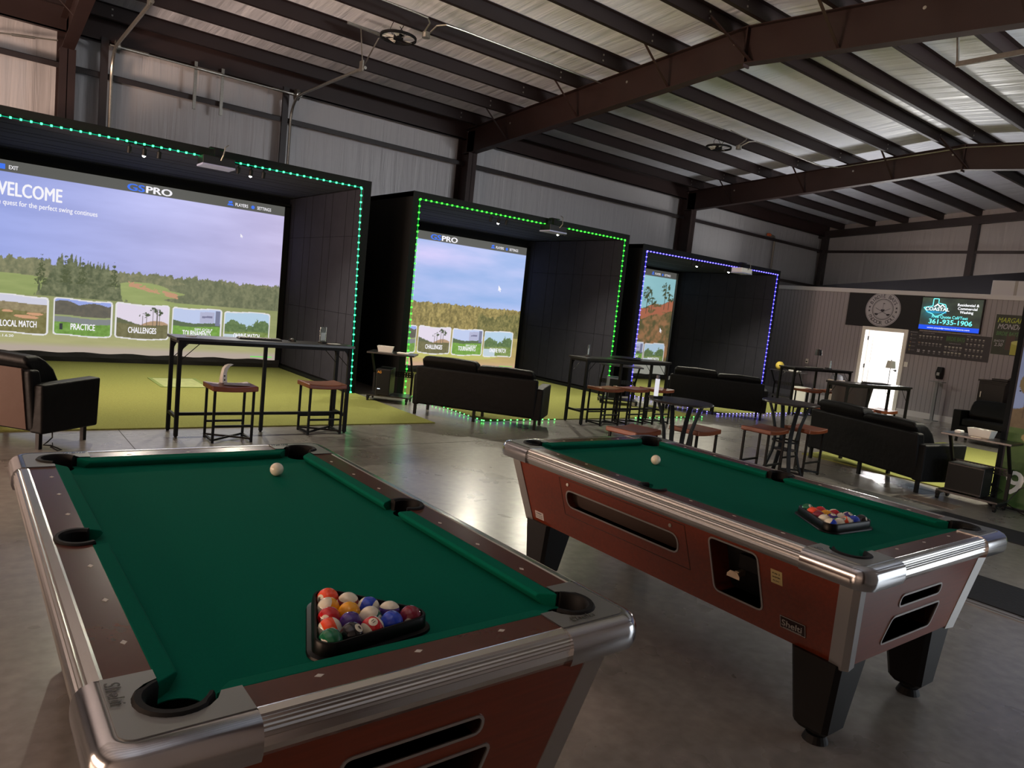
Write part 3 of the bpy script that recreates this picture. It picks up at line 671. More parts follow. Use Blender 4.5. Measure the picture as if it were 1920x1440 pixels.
    MB().box(-0.16, 0, -0.01, 0.02, -0.02, SH+0.02).box(SW, SW+0.10, -0.01, 0.02, -0.02, SH+0.02).box(-0.16, SW+0.1, -0.01, 0.02, SH, SH+0.06).obj('border', BAYBLK, t)
    if idx == 3: MB().box(SW, SW+0.06, -0.015, -0.01, 0, SH).obj('grey_side_border', mat('grey_screen_cloth', (120, 122, 120), 0.8), t)  # lighter grey strip over the right border
    return t
screen(0.20, 1, 520, 'large bright simulator screen reading WELCOME, in the leftmost bay', True)
screen(5.89, 2, 380, 'simulator screen with blue sky and yellow trees, in the middle bay')
screen(11.22, 3, 200, 'narrow visible strip of a screen with a red hillside, farthest bay')

# ceiling spotlights and projectors
SPOT_ON = glow('lit_lamp_face', (255, 250, 240), 30.0)
def spots(x, z, on, label, n=3, dx=0.17, y=10.345):
    t = thing('spotlight_rail', label, 'spotlight', (x, y, z))
    MB().box(-0.06, (n-1)*dx+0.06, -0.015, 0.015, -0.03, 0.0).obj('rail', BLACK, t)
    for k in range(n):
        hd = MB().cyl((k*dx, 0, -0.03), (k*dx, 0, -0.06), 0.01, 8).cyl((k*dx, -0.0, -0.055), (k*dx, 0.02, -0.135), 0.026, 14).obj('lamp_head', BLACK, t)
        if k in on:
            MB().sphere((k*dx, 0.020, -0.134), 0.022, 14, 10).obj('lamp_face', SPOT_ON, hd)
            l = bpy.data.lights.new('spot', 'SPOT'); l.energy = 250; l.color = (1.0, 0.93, 0.74); l.spot_size = math.radians(140); l.spot_blend = 0.6; l.shadow_soft_size = 0.03
            lo_ = bpy.data.objects.new('lamp_light', l); COL.objects.link(lo_); lo_.parent = hd; lo_.location = (k*dx, 0.03, -0.17)
            lo_.rotation_euler = (math.radians(-14), 0, 0)
    return t
spots(1.64, 3.154, (1,), 'three spotlight heads under the teal strip, left of the projector')
spots(2.97, 3.154, (1,), 'three spotlight heads under the teal strip, right of the projector')
spots(7.22, 3.154, (1,), 'three spotlight heads left of the projector in the middle bay')
spots(8.60, 3.154, (1,), 'three spotlight heads right of the projector in the middle bay')
spots(12.7, 3.044, (1,), 'spotlight heads with one lit, left side of the blue bay')
spots(13.85, 3.044, (1,), 'spotlight heads with one lit beside the blue bay projector')
s4 = spots(10.2, 3.18, (0, 2), 'added unseen spotlight heads lighting the turf of the mural bay', y=2.70)  # rail added out of view to brighten the turf of this bay
s5_ = spots(12.2, 3.18, (0, 2), 'more added unseen spotlight heads farther along the mural bay', y=2.70)  # second added rail for the same turf, also out of view
def projector(x, z, label, white=False):
    t = thing('ceiling_projector', label, 'projector', (x, 10.12, z))
    MB().box(-0.20, 0.20, -0.14, 0.14, -0.17, -0.06).obj('housing', BLACKP if not white else WHITE, t, bevel=0.012)
    MB().box(-0.205, 0.205, -0.145, 0.145, -0.19, -0.165).obj('base_plate', mat('pale_plastic', (150, 155, 185), 0.5), t, bevel=0.005)
    MB().cyl((0.10, 0.14, -0.115), (0.10, 0.17, -0.115), 0.04, 14).obj('lens', BLACK, t)
    MB().box(-0.03, 0.03, -0.03, 0.03, -0.06, 0.06).box(-0.09, 0.09, -0.05, 0.05, 0.05, 0.065).obj('bracket', BLACK, t)
    MB().tube([(0.02, -0.14, -0.1), (0.03, -0.2, -0.04), (0.06, -0.16, 0.07), (0.10, -0.1, 0.10), (0.14, 0.0, 0.13)], 0.008, 6).obj('cable', GALV, t)
    return t
projector(2.62, 3.19, 'black projector hanging below the teal light strip')
projector(8.45, 3.19, 'black projector hanging below the green light strip')
projector(14.17, 3.08, 'white projector hanging below the blue light strip', True)

# ------------------------------------------------------------------ overhead door hardware above the first bay
t = thing('overhead_door_hardware', 'galvanized door tracks, drums and shaft high on the wall above the leftmost bay', 'door track', (0, 13.9, 0))
for x in (1.90, 4.90):
    pts = [(x, 0.05, 3.0), (x, 0.05, 4.65)] + [(x, 0.05-0.42*(1-math.cos(a)), 4.65+0.42*math.sin(a)) for a in (0.35, 0.7, 1.05, 1.35)] + [(x, -0.6, 5.07), (x, -3.1, 5.03)]
    MB().tube(pts, 0.026, 8).obj('track', GALV, t, smooth=True)
    MB().box(x-0.16, x-0.05, 0.06, 0.12, 0, 5.25).obj('jamb_angle', GIRT, t)
    MB().cyl((x+0.02, -0.05, 5.13), (x+0.09, -0.05, 5.13), 0.10, 20).obj('cable_drum', GALV, t)
    MB().bar((x, -3.0, 5.05), (x-0.08, -3.0, 5.62), 0.03, 0.005).bar((x, -3.0, 5.05), (x+0.28, -2.9, 5.60), 0.03, 0.005).bar((x-0.3, -3.0, 5.63), (x+0.35, -3.0, 5.61), 0.035, 0.035).bar((x-0.03, -3.02, 4.98), (x-0.03, -3.02, 5.14), 0.12, 0.02).obj('hanger', GALV, t)
MB().cyl((1.85, -0.05, 5.13), (5.05, -0.05, 5.13), 0.018, 10).cyl((2.0, -0.05, 5.13), (2.42, -0.05, 5.13), 0.03, 12).cyl((3.18, -0.05, 5.13), (3.60, -0.05, 5.13), 0.03, 12).cyl((4.5, -0.05, 5.13), (4.88, -0.05, 5.13), 0.025, 12).obj('torsion_shaft', GALV, t)
MB().box(3.15, 3.20, 0.0, 0.03, 4.45, 5.25).obj('spring_anchor', GALV, t); MB().box(3.60, 3.65, 0.0, 0.03, 4.45, 5.25).obj('spring_anchor', GALV, t)
t = thing('door_track_end', 'galvanized horizontal door track hanging at the upper right corner', 'door track', (9.6, 3.9, 5.1))
MB().bar((0, 0.3, 0), (0.02, -2.8, 0.02), 0.03, 0.06).bar((0, 0.28, 0), (0, 0.34, 0.42), 0.04, 0.02).obj('track', GALV, t)

# fans with their conduit
def fan(x, y, z, label):
    t = thing('ceiling_fan', label, 'fan', (x, y, z))
    r = 0.27
    MB().lathe([(r-0.012, -0.02), (r+0.008, -0.02), (r+0.008, 0.02), (r-0.012, 0.02), (r-0.012, -0.02)], 40).obj('ring', BLACK, t)
    MB().cyl((0, 0, -0.03), (0, 0, 0.04), 0.075, 20).obj('motor_hub', BLACK, t)
    for k in range(5):
        a = k*2*PI/5+0.3; ca, sa = math.cos(a), math.sin(a)
        MB().hexa([(0.07*ca-0.02*sa, 0.07*sa+0.02*ca, 0.01), (0.24*ca-0.055*sa, 0.24*sa+0.055*ca, 0.02), (0.24*ca+0.055*sa, 0.24*sa-0.055*ca, -0.01), (0.07*ca+0.02*sa, 0.07*sa-0.02*ca, -0.005)],
                  [(0.07*ca-0.02*sa, 0.07*sa+0.02*ca, 0.014), (0.24*ca-0.055*sa, 0.24*sa+0.055*ca, 0.024), (0.24*ca+0.055*sa, 0.24*sa-0.055*ca, -0.006), (0.07*ca+0.02*sa, 0.07*sa-0.02*ca, -0.001)]).obj('blade', WHITE, t)
    q = MB()
    for k in range(8):
        a = k*PI/4; q.tube([(0.06*math.cos(a), 0.06*math.sin(a), -0.035), (r*math.cos(a), r*math.sin(a), -0.022)], 0.003, 5)
    q.obj('guard', BLACK, t)
    q = MB()
    for k in range(3):
        a = k*2*PI/3; q.tube([(0.1*math.cos(a), 0.1*math.sin(a), 0.03), (0.13*math.cos(a+0.5), 0.13*math.sin(a+0.5), 0.12), (0.1*math.cos(a+1), 0.1*math.sin(a+1), 0.20)], 0.006, 5)
    q.obj('hanger_wire', BLACK, t)
    return t
fan(5.24, 10.45, 5.50, 'small round caged ceiling fan nearer the camera, upper left of the roof')
fan(13.10, 10.38, 5.52, 'small round caged ceiling fan farther away, beyond the middle rafter')
def conduit(x, y, x0, x1, label, end=None):
    t = thing('conduit', label, 'conduit', (x, y, 5.55))
    zz = 0.12
    MB().cyl((0, 0, -0.05), (0, 0, 0.03), 0.06, 10).obj('junction_box', GALV, t)
    MB().tube([(x0-x, -0.32, zz+0.02), (-0.45, -0.32, zz), (-0.16, -0.30, zz), (-0.06, -0.2, zz-0.02), (-0.04, 0, 0.02)], 0.013, 7).obj('pipe', GALV, t)
    p = [(0.04, 0, 0.02), (0.06, -0.2, zz-0.02), (0.16, -0.30, zz), (0.45, -0.32, zz), (x1-x, -0.32, zz)] + (end or [])
    MB().tube(p, 0.013, 7).obj('pipe', GALV, t)
    return t
conduit(5.52, 10.10, 1.0, 12.4, 'long thin conduit along a purlin with a box beside the nearer fan')
conduit(13.36, 10.05, 12.6, 16.1, 'thin conduit from the farther fan to the third rafter', [(3.1, -0.6, 0.12), (3.12, -3.3, 0.30), (3.12, -5.6, 0.18)])
t = thing('drop_pipe', 'grey pipe with an orange cap on the far wall above the office', 'pipe', (21.3, 14.1, 3.0))
MB().tube([(0, 0, 0), (0, 0, 1.70), (-0.06, 0, 1.78), (-0.3, 0, 1.80)], 0.035, 8).obj('pipe', GALV, t); MB().cyl((-0.3, 0, 1.80), (-0.42, 0, 1.80), 0.05, 10).obj('cap', ORANGE, t)

# ================================================================== POOL TABLES
def arc(cx, cy, r, a0, a1, n=12):
    return [(cx+r*math.cos(a0+(a1-a0)*k/n), cy+r*math.sin(a0+(a1-a0)*k/n)) for k in range(n+1)]
TH = 0.822; BEDZ = 0.786
NU, NV = 0.4706, 0.9412                 # cushion nose
WI, WO = 0.517, 0.602                   # wood from/to across the side rail
EI, EO = 0.987, 1.068
AU, AV = 0.651, 1.117                   # outer aluminium
CPU, CPV, CR = 0.497, 0.965, 0.056      # corner pocket
SPU, SR = 0.541, 0.050                  # side pocket
def ang(p, c): return math.atan2(p[1]-c[1], p[0]-c[0])
def build_table(label, loc, rz):
    t = thing('pool_table', label, 'pool table', (loc[0], loc[1], 0), rz)
    # slate bed with cut pockets
    X, Y = 0.522, 0.992; dx, dy = X-CPU, Y-CPV
    hx, hy = math.sqrt(CR*CR-dy*dy), math.sqrt(CR*CR-dx*dx)
    q1 = arc(CPU, CPV, CR, math.atan2(-hy, dx), math.atan2(dy, -hx)-2*PI, 12)   # through inner side
    sd = math.sqrt(SR*SR-(SPU-X)**2)
    sp = arc(SPU, 0, SR, -(PI-math.atan2(sd, SPU-X)), -(PI-math.atan2(sd, SPU-X))-(2*math.atan2(sd, SPU-X)), 10)
    quad1 = q1
    poly = sp + quad1 + [(-x, y) for x, y in reversed(quad1)] + [(-x, y) for x, y in reversed(sp)] + [(-x, -y) for x, y in quad1] + [(x, -y) for x, y in reversed(quad1)]
    MB().prism(poly, BEDZ-0.03, BEDZ).obj('playing_bed', CLOTH, t)
    # cushions
    def cushion(p0, p1, b0, b1):
        """nose line p0-p1, back line b0-b1 (xy)"""
        def pt(p, z): return (p[0], p[1], z)
        def mixp(a, b_, f): return (a[0]*(1-f)+b_[0]*f, a[1]*(1-f)+b_[1]*f)
        n = 1
        r0 = [pt(b0, BEDZ-0.002), pt(mixp(p0, b0, .45), BEDZ-0.002), pt(mixp(p0, b0, .06), TH-0.018), pt(p0, TH-0.011), pt(mixp(p0, b0, .12), TH-0.004), pt(b0, TH+0.001)]
        r1 = [pt(b1, BEDZ-0.002), pt(mixp(p1, b1, .45), BEDZ-0.002), pt(mixp(p1, b1, .06), TH-0.018), pt(p1, TH-0.011), pt(mixp(p1, b1, .12), TH-0.004), pt(b1, TH+0.001)]
        return MB().loft([r0, r1]).obj('cushion', CLOTH, t, bevel=0.003, seg=2)
    for su in (1, -1):
        for sv in (1, -1):
            cushion((su*NU, sv*0.055), (su*NU, sv*0.862), (su*WI, sv*0.075), (su*WI, sv*0.902))
            MB().prism([(su*WI, sv*0.052), (su*WO, sv*0.0), (su*WO, sv*0.86), (su*WI, sv*0.86)] if False else
                       [(su*WI, sv*p[1]) if False else p2 for p2 in [(su*a, sv*b_) for a, b_ in [(WI, 0.86), (WI, 0.062)] + [(SPU+0.058*math.cos(k), 0.058*math.sin(k)) for k in (1.95, 1.5, 1.1, 0.7, 0.3)] + [(WO, 0.0), (WO, 0.86)]]], 0.755, TH).obj('rail_top', LAMT, t)
            for k in (1, 2, 3):
                y = sv*k*NV/4; x = su*(NU+0.0724)
                MB().prism([(x-0.007, y), (x, y-0.011), (x+0.007, y), (x, y+0.011)], TH, TH+0.0006).obj('sight', IVORY, t)
    for sv in (1, -1):
        cushion((-0.392, sv*NV), (0.392, sv*NV), (-0.432, sv*EI), (0.432, sv*EI))
        MB().box(-0.39, 0.39, sv*EI, sv*EO, 0.755, TH).obj('rail_top', LAMT, t)
        for k in (-1, 0, 1):
            x = k*NU/2; y = sv*(NV+0.0724)
            MB().prism([(x-0.011, y), (x, y-0.007), (x+0.011, y), (x, y+0.007)], TH, TH+0.0006).obj('sight', IVORY, t)
    # fluted aluminium edging
    prof = [(0.0, TH+0.0005), (0.006, TH+0.002), (0.022, TH+0.001)]
    for k in range(7):
        a = math.radians(78-k*17); r = 0.026
        c0 = (0.023, TH-0.030)
        prof += [(c0[0]+(r+0.0)*math.cos(a+0.09), c0[1]-0.0+(r+0.005)*math.sin(a+0.09)), (c0[0]+(r-0.003)*math.cos(a-0.06), c0[1]+(r+0.002)*math.sin(a-0.06))]
    prof += [(0.048, TH-0.052), (0.044, TH-0.066), (0.030, TH-0.082), (0.0, TH-0.088), (-0.012, TH-0.080), (-0.012, TH-0.02)]
    for su in (1, -1):
        MB().loft([[(su*(WO+a), -0.862, z) for a, z in prof], [(su*(WO+a), 0.862, z) for a, z in prof]]).obj('side_edging', ALU, t)
        MB().loft([[(-0.392, su*(EO+a), z) for a, z in prof], [(0.392, su*(EO+a), z) for a, z in prof]]).obj('end_edging', ALU, t)
    # corner castings
    lr = 0.0775
    for su in (1, -1):
        for sv in (1, -1):
            inner = [(WI, 0.853), (WI, CPV-math.sqrt(lr*lr-(WI-CPU)**2))]
            a0 = math.atan2(-math.sqrt(lr*lr-(WI-CPU)**2), WI-CPU); a1 = math.atan2(EI-CPV, -math.sqrt(lr*lr-(EI-CPV)**2))
            inner += arc(CPU, CPV, lr, a0, a1, 12)[1:] + [(0.383, EI)]
            def outer(off, R=0.075):
                A, B = AU+0.006-off, AV+0.006-off; R = max(0.02, R-off)
                return [(0.383, B)] + [(A-R+R*math.cos(a), B-R+R*math.sin(a)) for a in [PI/2*(1-k/8) for k in range(9)]] + [(A, 0.853)]
            rings = []
            for (off, z) in ((0.030, 0.733), (0.006, 0.742), (0.0, 0.760), (0.0, 0.790), (0.006, 0.808), (0.016, 0.819), (0.036, 0.826), (0.044, 0.8245)):
                rings.append([(su*x, sv*y, z) for x, y in inner + outer(off)])
            if su*sv < 0: rings = [r[::-1] for r in rings]
            c = MB().loft(rings).obj('corner_casting', CAST, t, smooth=True)
            # matt top plate of the casting
            pl = inner + outer(0.047)
            MB().prism([(su*x, sv*y) for x, y in pl], 0.8235, 0.8262).obj('casting_plate', CASTM, c)
            if sv < 0:
                ox, oy = (0.44*su, -1.075)
                if su < 0: text('raised_script', 'Shelti', CAST, c, (-0.606, -0.875, 0.8264), (0, -1, 0), (1, 0, 0), 0.026, 0.085, 0.01, depth=0.002, shear=0.2)
                else: text('raised_script', 'Shelti', CAST, c, (0.43, -1.062, 0.8264), (1, 0, 0), (0, 1, 0), 0.022, 0.085, 0.01, depth=0.002, shear=0.2)
            else:
                text('raised_script', 'Shelti', CAST, c, (su*0.43+0.04, 1.062, 0.8264), (-1, 0, 0), (0, -1, 0), 0.022, 0.085, 0.01, depth=0.002, shear=0.2)
            # rubber liner
            am = math.atan2(sv, su)
            lin = MB(); rr = []
            for k in range(19):
                a = am-1.95+3.9*k/18; ww = 1.0 if 2 < k < 16 else 0.55
                ca, sa = math.cos(a), math.sin(a); cx, cy = su*CPU, sv*CPV
                rr.append([(cx+(0.055)*ca, cy+0.055*sa, 0.77), (cx+0.053*ca, cy+0.053*sa, 0.822), (cx+(0.056+0.004*ww)*ca, cy+(0.056+0.004*ww)*sa, 0.832), (cx+(0.056+0.016*ww)*ca, cy+(0.056+0.016*ww)*sa, 0.832), (cx+(0.056+0.022*ww)*ca, cy+(0.056+0.022*ww)*sa, 0.825), (cx+0.076*ca, cy+0.076*sa, 0.77)])
            lin.loft(rr).obj('pocket_liner', RUBBER, t, smooth=True)
            MB().lathe([(0.0548, 0.7845), (0.0548, 0.752), (0.0005, 0.748)], 20, (su*CPU, sv*CPV, 0)).obj('pocket_cup', mat('pocket_black', (6, 6, 7), 0.8, spec=0.1), t)
        lin = MB(); rr = []; am = 0 if su > 0 else PI
        for k in range(17):
            a = am-2.15+4.3*k/16; ca, sa = math.cos(a), math.sin(a); cx = su*SPU
            rr.append([(cx+0.050*ca, 0.050*sa*1.1, 0.77), (cx+0.048*ca, 0.048*sa*1.1, 0.822), (cx+0.052*ca, 0.052*sa*1.15, 0.829), (cx+0.060*ca, 0.062*sa*1.15, 0.829), (cx+0.064*ca, 0.066*sa*1.15, 0.824), (cx+0.060*ca, 0.060*sa*1.1, 0.77)])
        lin.loft(rr).obj('pocket_liner', RUBBER, t, smooth=True)
        MB().lathe([(0.0488, 0.7845), (0.0488, 0.752), (0.0005, 0.748)], 20, (su*SPU, 0, 0)).obj('pocket_cup', mat('pocket_black', (6, 6, 7), 0.8, spec=0.1), t)
    # cabinet, tapering downwards, with real recesses
    TU, TV, BU, BV, Z1, Z0 = 0.588, 1.052, 0.476, 1.000, 0.742, 0.372
    def fu(z): return BU+(TU-BU)*(z-Z0)/(Z1-Z0)
    def fv(z): return BV+(TV-BV)*(z-Z0)/(Z1-Z0)
    cab = MB().hexa([(-BU, -BV, Z0), (BU, -BV, Z0), (BU, BV, Z0), (-BU, BV, Z0)], [(-TU, -TV, Z1), (TU, -TV, Z1), (TU, TV, Z1), (-TU, TV, Z1)]).obj('cabinet', LAMW, t)
    DARK = mat('dark_recess', (12, 12, 13), 0.7)
    def rr_poly(pts, r=0.02, n=4):
        out = []; m = len(pts)
        for i in range(m):
            p = Vector(pts[i]); a = (Vector(pts[i-1])-p); b_ = (Vector(pts[(i+1) % m])-p); rr2 = min(r, a.length*0.45, b_.length*0.45)
            a = p+a.normalized()*rr2; b_ = p+b_.normalized()*rr2
            for k in range(n+1):
                f = k/n; out.append(tuple(a*(1-f)**2+p*2*f*(1-f)+b_*f*f))
        return out
    cut = MB()
    rims = []
    def opening(pts, face, depth, r=0.02):
        pl = rr_poly([(a, b_) for a, b_ in pts], r)
        if face == 'end': fn = lambda a, z, d: (a, -(fv(z)+0.02)+d, z); surf = lambda a, z, d: (a, -fv(z)-d, z)
        else: fn = lambda a, z, d: (-(fu(z)+0.02)+d, a, z); surf = lambda a, z, d: (-fu(z)-d, a, z)
        c = MB().prism(pl, 0, depth+0.02, fn).obj('cutter', DARK); bmx = bmesh.new(); bmx.from_mesh(c.data); bmesh.ops.recalc_face_normals(bmx, faces=bmx.faces); bmx.to_mesh(c.data); bmx.free()
        c.parent = t
        cc = Vector((sum(p[0] for p in pl)/len(pl), sum(p[1] for p in pl)/len(pl)))
        big = []
        m = len(pl)
        for i in range(m):
            e = (Vector(pl[(i+1) % m])-Vector(pl[i-1])); nn = Vector((e.y, -e.x)).normalized()
            if nn.dot(Vector(pl[i])-cc) < 0: nn = -nn
            big.append(tuple(Vector(pl[i])+nn*0.008))
        k = m; vs = [surf(*p, 0.0) for p in big]+[surf(*p, 0.004) for p in big]+[surf(*p, 0.004) for p in pl]+[surf(*p, -0.006) for p in pl]; fs = []
        for i in range(m):
            j = (i+1) % m
            for l in range(3): fs.append((l*k+i, l*k+j, (l+1)*k+j, (l+1)*k+i))
        MB().add(vs, fs).obj('opening_rim', TRIMA, t)
        # dark lining just inside
        q = MB(); dl = depth-0.004
        lin2 = [fn(*p, 0.021) for p in pl]+[fn(*p, 0.02+dl) for p in pl]; fs = [(i, (i+1) % m, m+(i+1) % m, m+i) for i in range(m)]+[tuple(range(m, 2*m))]
        q.add(lin2, fs); q.obj('recess_lining', DARK if face == 'end' or depth > 0.06 else mat('brown_recess', (74, 56, 46), 0.6), t)
        md = cab.modifiers.new('cut', 'BOOLEAN'); md.operation = 'DIFFERENCE'; md.object = c; md.solver = 'EXACT'
        return c
    cs = [opening([(-0.175, 0.583), (0.185, 0.583), (0.185, 0.625), (-0.175, 0.625)][::1], 'end', 0.10, 0.022),
          opening([(-0.235, 0.425), (0.195, 0.425), (0.225, 0.532), (-0.195, 0.532)], 'end', 0.22, 0.02),
          opening([(-0.195, 0.560), (0.585, 0.560), (0.585, 0.648), (-0.195, 0.648)], 'side', 0.045, 0.044),
          opening([(-0.64, 0.462), (-0.40, 0.462), (-0.385, 0.704), (-0.625, 0.704)], 'side', 0.12, 0.025)]
    bpy.context.view_layer.update()
    me = bpy.data.meshes.new_from_object(cab.evaluated_get(bpy.context.evaluated_depsgraph_get()))
    cab.modifiers.clear(); cab.data = me
    me.materials.clear(); me.materials.append(LAMW)
    for c in cs: bpy.data.objects.remove(c)
    # coin mechanism in the square recess
    x = -(fu(0.6)-0.07)
    MB().box(x, x-0.05, -0.52, -0.50, 0.562, 0.585).prism([(-0.465, 0.553), (-0.53, 0.553), (-0.53, 0.566), (-0.515, 0.582), (-0.48, 0.582), (-0.465, 0.566)], x-0.05, x-0.055, lambda a, b_, c: (c, a, b_)).obj('coin_slide', mat('worn_coin_slide', (176, 160, 140), 0.35, 0.8), t)
    MB().box(x, x-0.03, -0.60, -0.50, 0.60, 0.66).obj('coin_chute', BLACK, t)
    # door seam, locks, stickers
    def sp(y, z, d=0.0015): return (-fu(z)-d, y, z)
    s = MB()
    for a, b_ in (((0.635, 0.712), (-0.245, 0.712)), ((-0.245, 0.712), (-0.262, 0.50)), ((0.635, 0.712), (0.62, 0.50)), ((-0.262, 0.50), (0.62, 0.50))): s.bar(sp(*a, 0.0), sp(*b_, 0.0), 0.003, 0.002, ref=(1, 0, 0))
    s.obj('door_seam', mat('dark_seam', (40, 22, 16), 0.6), t)
    for yy in (0.566, -0.16): MB().cyl(sp(yy, 0.686, 0.0), sp(yy, 0.686, 0.005), 0.009, 14).obj('lock', GALV, t)
    def plate(y0, y1, z0, z1, m, nm, d=0.002):
        q = MB().add([sp(y0, z0, d), sp(y1, z0, d), sp(y1, z1, d), sp(y0, z1, d), sp(y0, z0, 0), sp(y1, z0, 0), sp(y1, z1, 0), sp(y0, z1, 0)], [(0,1,2,3),(0,4,5,1),(1,5,6,2),(2,6,7,3),(3,7,4,0)])
        return q.obj(nm, m, t)
    def tprint(par, s_, y, z, h, wd, m, bold=0.01, shear=0): text('print', s_, m, par, (-fu(z+h/2)-0.0028, y, z), (0, -1, 0), ((fu(z)-fu(z+0.1)), 0, 0.1), h, wd, bold, 'CENTER', 0.0006, shear=shear)
    INK = mat('black_ink', (20, 20, 20), 0.6); PALE = mat('pale_ink', (186, 182, 172), 0.5)
    pl = plate(-0.725, -0.84, 0.425, 0.480, mat('maroon_nameplate', (44, 20, 20), 0.4), 'nameplate'); tprint(pl, 'Shelti', -0.782, 0.441, 0.028, 0.092, PALE, 0.015, 0.1)
    tprint(pl, 'BAYSIDE BILLIARD', -0.782, 0.4305, 0.004, 0.08, PALE)
    q = MB()
    for a, b_ in (((-0.727, 0.427), (-0.838, 0.427)), ((-0.838, 0.427), (-0.838, 0.478)), ((-0.838, 0.478), (-0.727, 0.478)), ((-0.727, 0.478), (-0.727, 0.427))): q.bar(sp(*a, 0.0025), sp(*b_, 0.0025), 0.0015, 0.001, ref=(1, 0, 0))
    q.obj('nameplate_border', PALE, t)
    pl = plate(-0.690, -0.742, 0.612, 0.672, mat('tan_sticker', (196, 176, 120), 0.6), 'price_sticker'); tprint(pl, '4 to 2', -0.716, 0.655, 0.008, 0.036, INK); tprint(pl, 'QUARTERS', -0.716, 0.640, 0.005, 0.036, INK); tprint(pl, 'PLAY', -0.716, 0.624, 0.005, 0.03, INK)
    pl = plate(0.905, 0.83, 0.392, 0.437, mat('white_sticker', (214, 206, 200), 0.6), 'warning_sticker'); tprint(pl, 'WARNING', 0.868, 0.424, 0.007, 0.05, INK); tprint(pl, 'Do not sit on table', 0.868, 0.412, 0.004, 0.06, INK); tprint(pl, 'Keep clear of legs', 0.868, 0.402, 0.004, 0.06, INK)
    # thin metal line under the edging, and rim skirt
    MB().bar(sp(-0.98, 0.728), sp(0.98, 0.728), 0.004, 0.004).obj('edge_bead', TRIMA, t)
    # faceted corner trims
    for su in (1, -1):
        for sv in (1, -1):
            rings = []
            for z in (Z0-0.012, Z1-0.006):
                u, v = fu(z)+0.003, fv(z)+0.003
                rings.append([(su*(u-0.07), sv*v, z), (su*(u-0.010), sv*(v+0.010), z), (su*(u+0.010), sv*(v-0.010), z), (su*(u+0.002), sv*(v-0.066), z), (su*(u-0.01), sv*(v-0.066), z), (su*(u-0.07), sv*(v-0.012), z)])
            MB().loft(rings).obj('corner_trim', TRIMA, t)
            # leg
            cu, cv = su*0.385, sv*0.885
            rings = []
            for (z, hs, off) in ((0.372, 0.108, 0.0), (0.075, 0.076, 0.018), (0.055, 0.060, 0.018)):
                c1, c2 = cu+su*off, cv+sv*off*0.5; ch = 0.018
                rings.append([(c1-hs, c2-hs+ch, z), (c1-hs+ch, c2-hs, z), (c1+hs-ch, c2-hs, z), (c1+hs, c2-hs+ch, z), (c1+hs, c2+hs-ch, z), (c1+hs-ch, c2+hs, z), (c1-hs+ch, c2+hs, z), (c1-hs, c2+hs-ch, z)])
            lg = MB().loft(rings).obj('leg', LEGB, t)
            MB().cyl((cu+su*0.018, cv+sv*0.009, 0.03), (cu+su*0.018, cv+sv*0.009, 0.056), 0.022, 14).cyl((cu+su*0.018, cv+sv*0.009, 0.0), (cu+su*0.018, cv+sv*0.009, 0.03), 0.052, 20, 0.040).obj('foot_leveller', RUBBER, lg)
    return t
TAB1 = build_table('nearer pool table filling the lower left, green cloth and cherry cabinet', (0.824, 2.323), 0.00816)
TAB2 = dup(TAB1, (3.195, 2.224, 0), -0.01237, 'second pool table on the right with coin slot side and end openings in full view')

# ------------------------------------------------------------------ balls and racks
def ball_mat(n, rgb, stripe):
    key = 'ball_%d' % n
    if key in MATS: return MATS[key]
    m = bpy.data.materials.new('phenolic_'+key); m.use_nodes = True; nt = m.node_tree; N = nt.nodes; L = nt.links
    b = N['Principled BSDF']; b.inputs['Roughness'].default_value = 0.12; b.inputs['Coat Weight'].default_value = 0.5; b.inputs['Coat Roughness'].default_value = 0.05
    ivory = (*s2l((242, 236, 214)), 1)
    if n == 0: b.inputs['Base Color'].default_value = ivory
    else:
        tc = N.new('ShaderNodeTexCoord'); sx = N.new('ShaderNodeSeparateXYZ'); L.new(tc.outputs['Object'], sx.inputs[0])
        def mth(op, a, v):
            q = N.new('ShaderNodeMath'); q.operation = op
            L.new(a, q.inputs[0]); q.inputs[1].default_value = v; return q.outputs[0]
        az = mth('ABSOLUTE', sx.outputs[2], 0); ax = mth('ABSOLUTE', sx.outputs[0], 0)
        spot = mth('GREATER_THAN', ax, 0.0262)
        mx = N.new('ShaderNodeMix'); mx.data_type = 'RGBA'; mx.inputs[6].default_value = (*s2l(rgb), 1); mx.inputs[7].default_value = ivory
        if stripe:
            cap = mth('GREATER_THAN', az, 0.0148); a2 = N.new('ShaderNodeMath'); a2.operation = 'MAXIMUM'; L.new(cap, a2.inputs[0]); L.new(spot, a2.inputs[1]); L.new(a2.outputs[0], mx.inputs[0])
        else: L.new(spot, mx.inputs[0])
        L.new(mx.outputs[2], b.inputs['Base Color'])
    MATS[key] = m; return m
BC = {1: (250, 176, 24), 2: (28, 70, 205), 3: (205, 24, 32), 4: (68, 34, 130), 5: (255, 84, 40), 6: (14, 108, 70), 7: (130, 22, 48), 8: (26, 27, 30)}
BN = {1: 'yellow', 2: 'blue', 3: 'red', 4: 'purple', 5: 'orange', 6: 'green', 7: 'maroon', 8: 'black'}
INK = mat('black_ink', (20, 20, 20), 0.6)
R_B = 0.02857
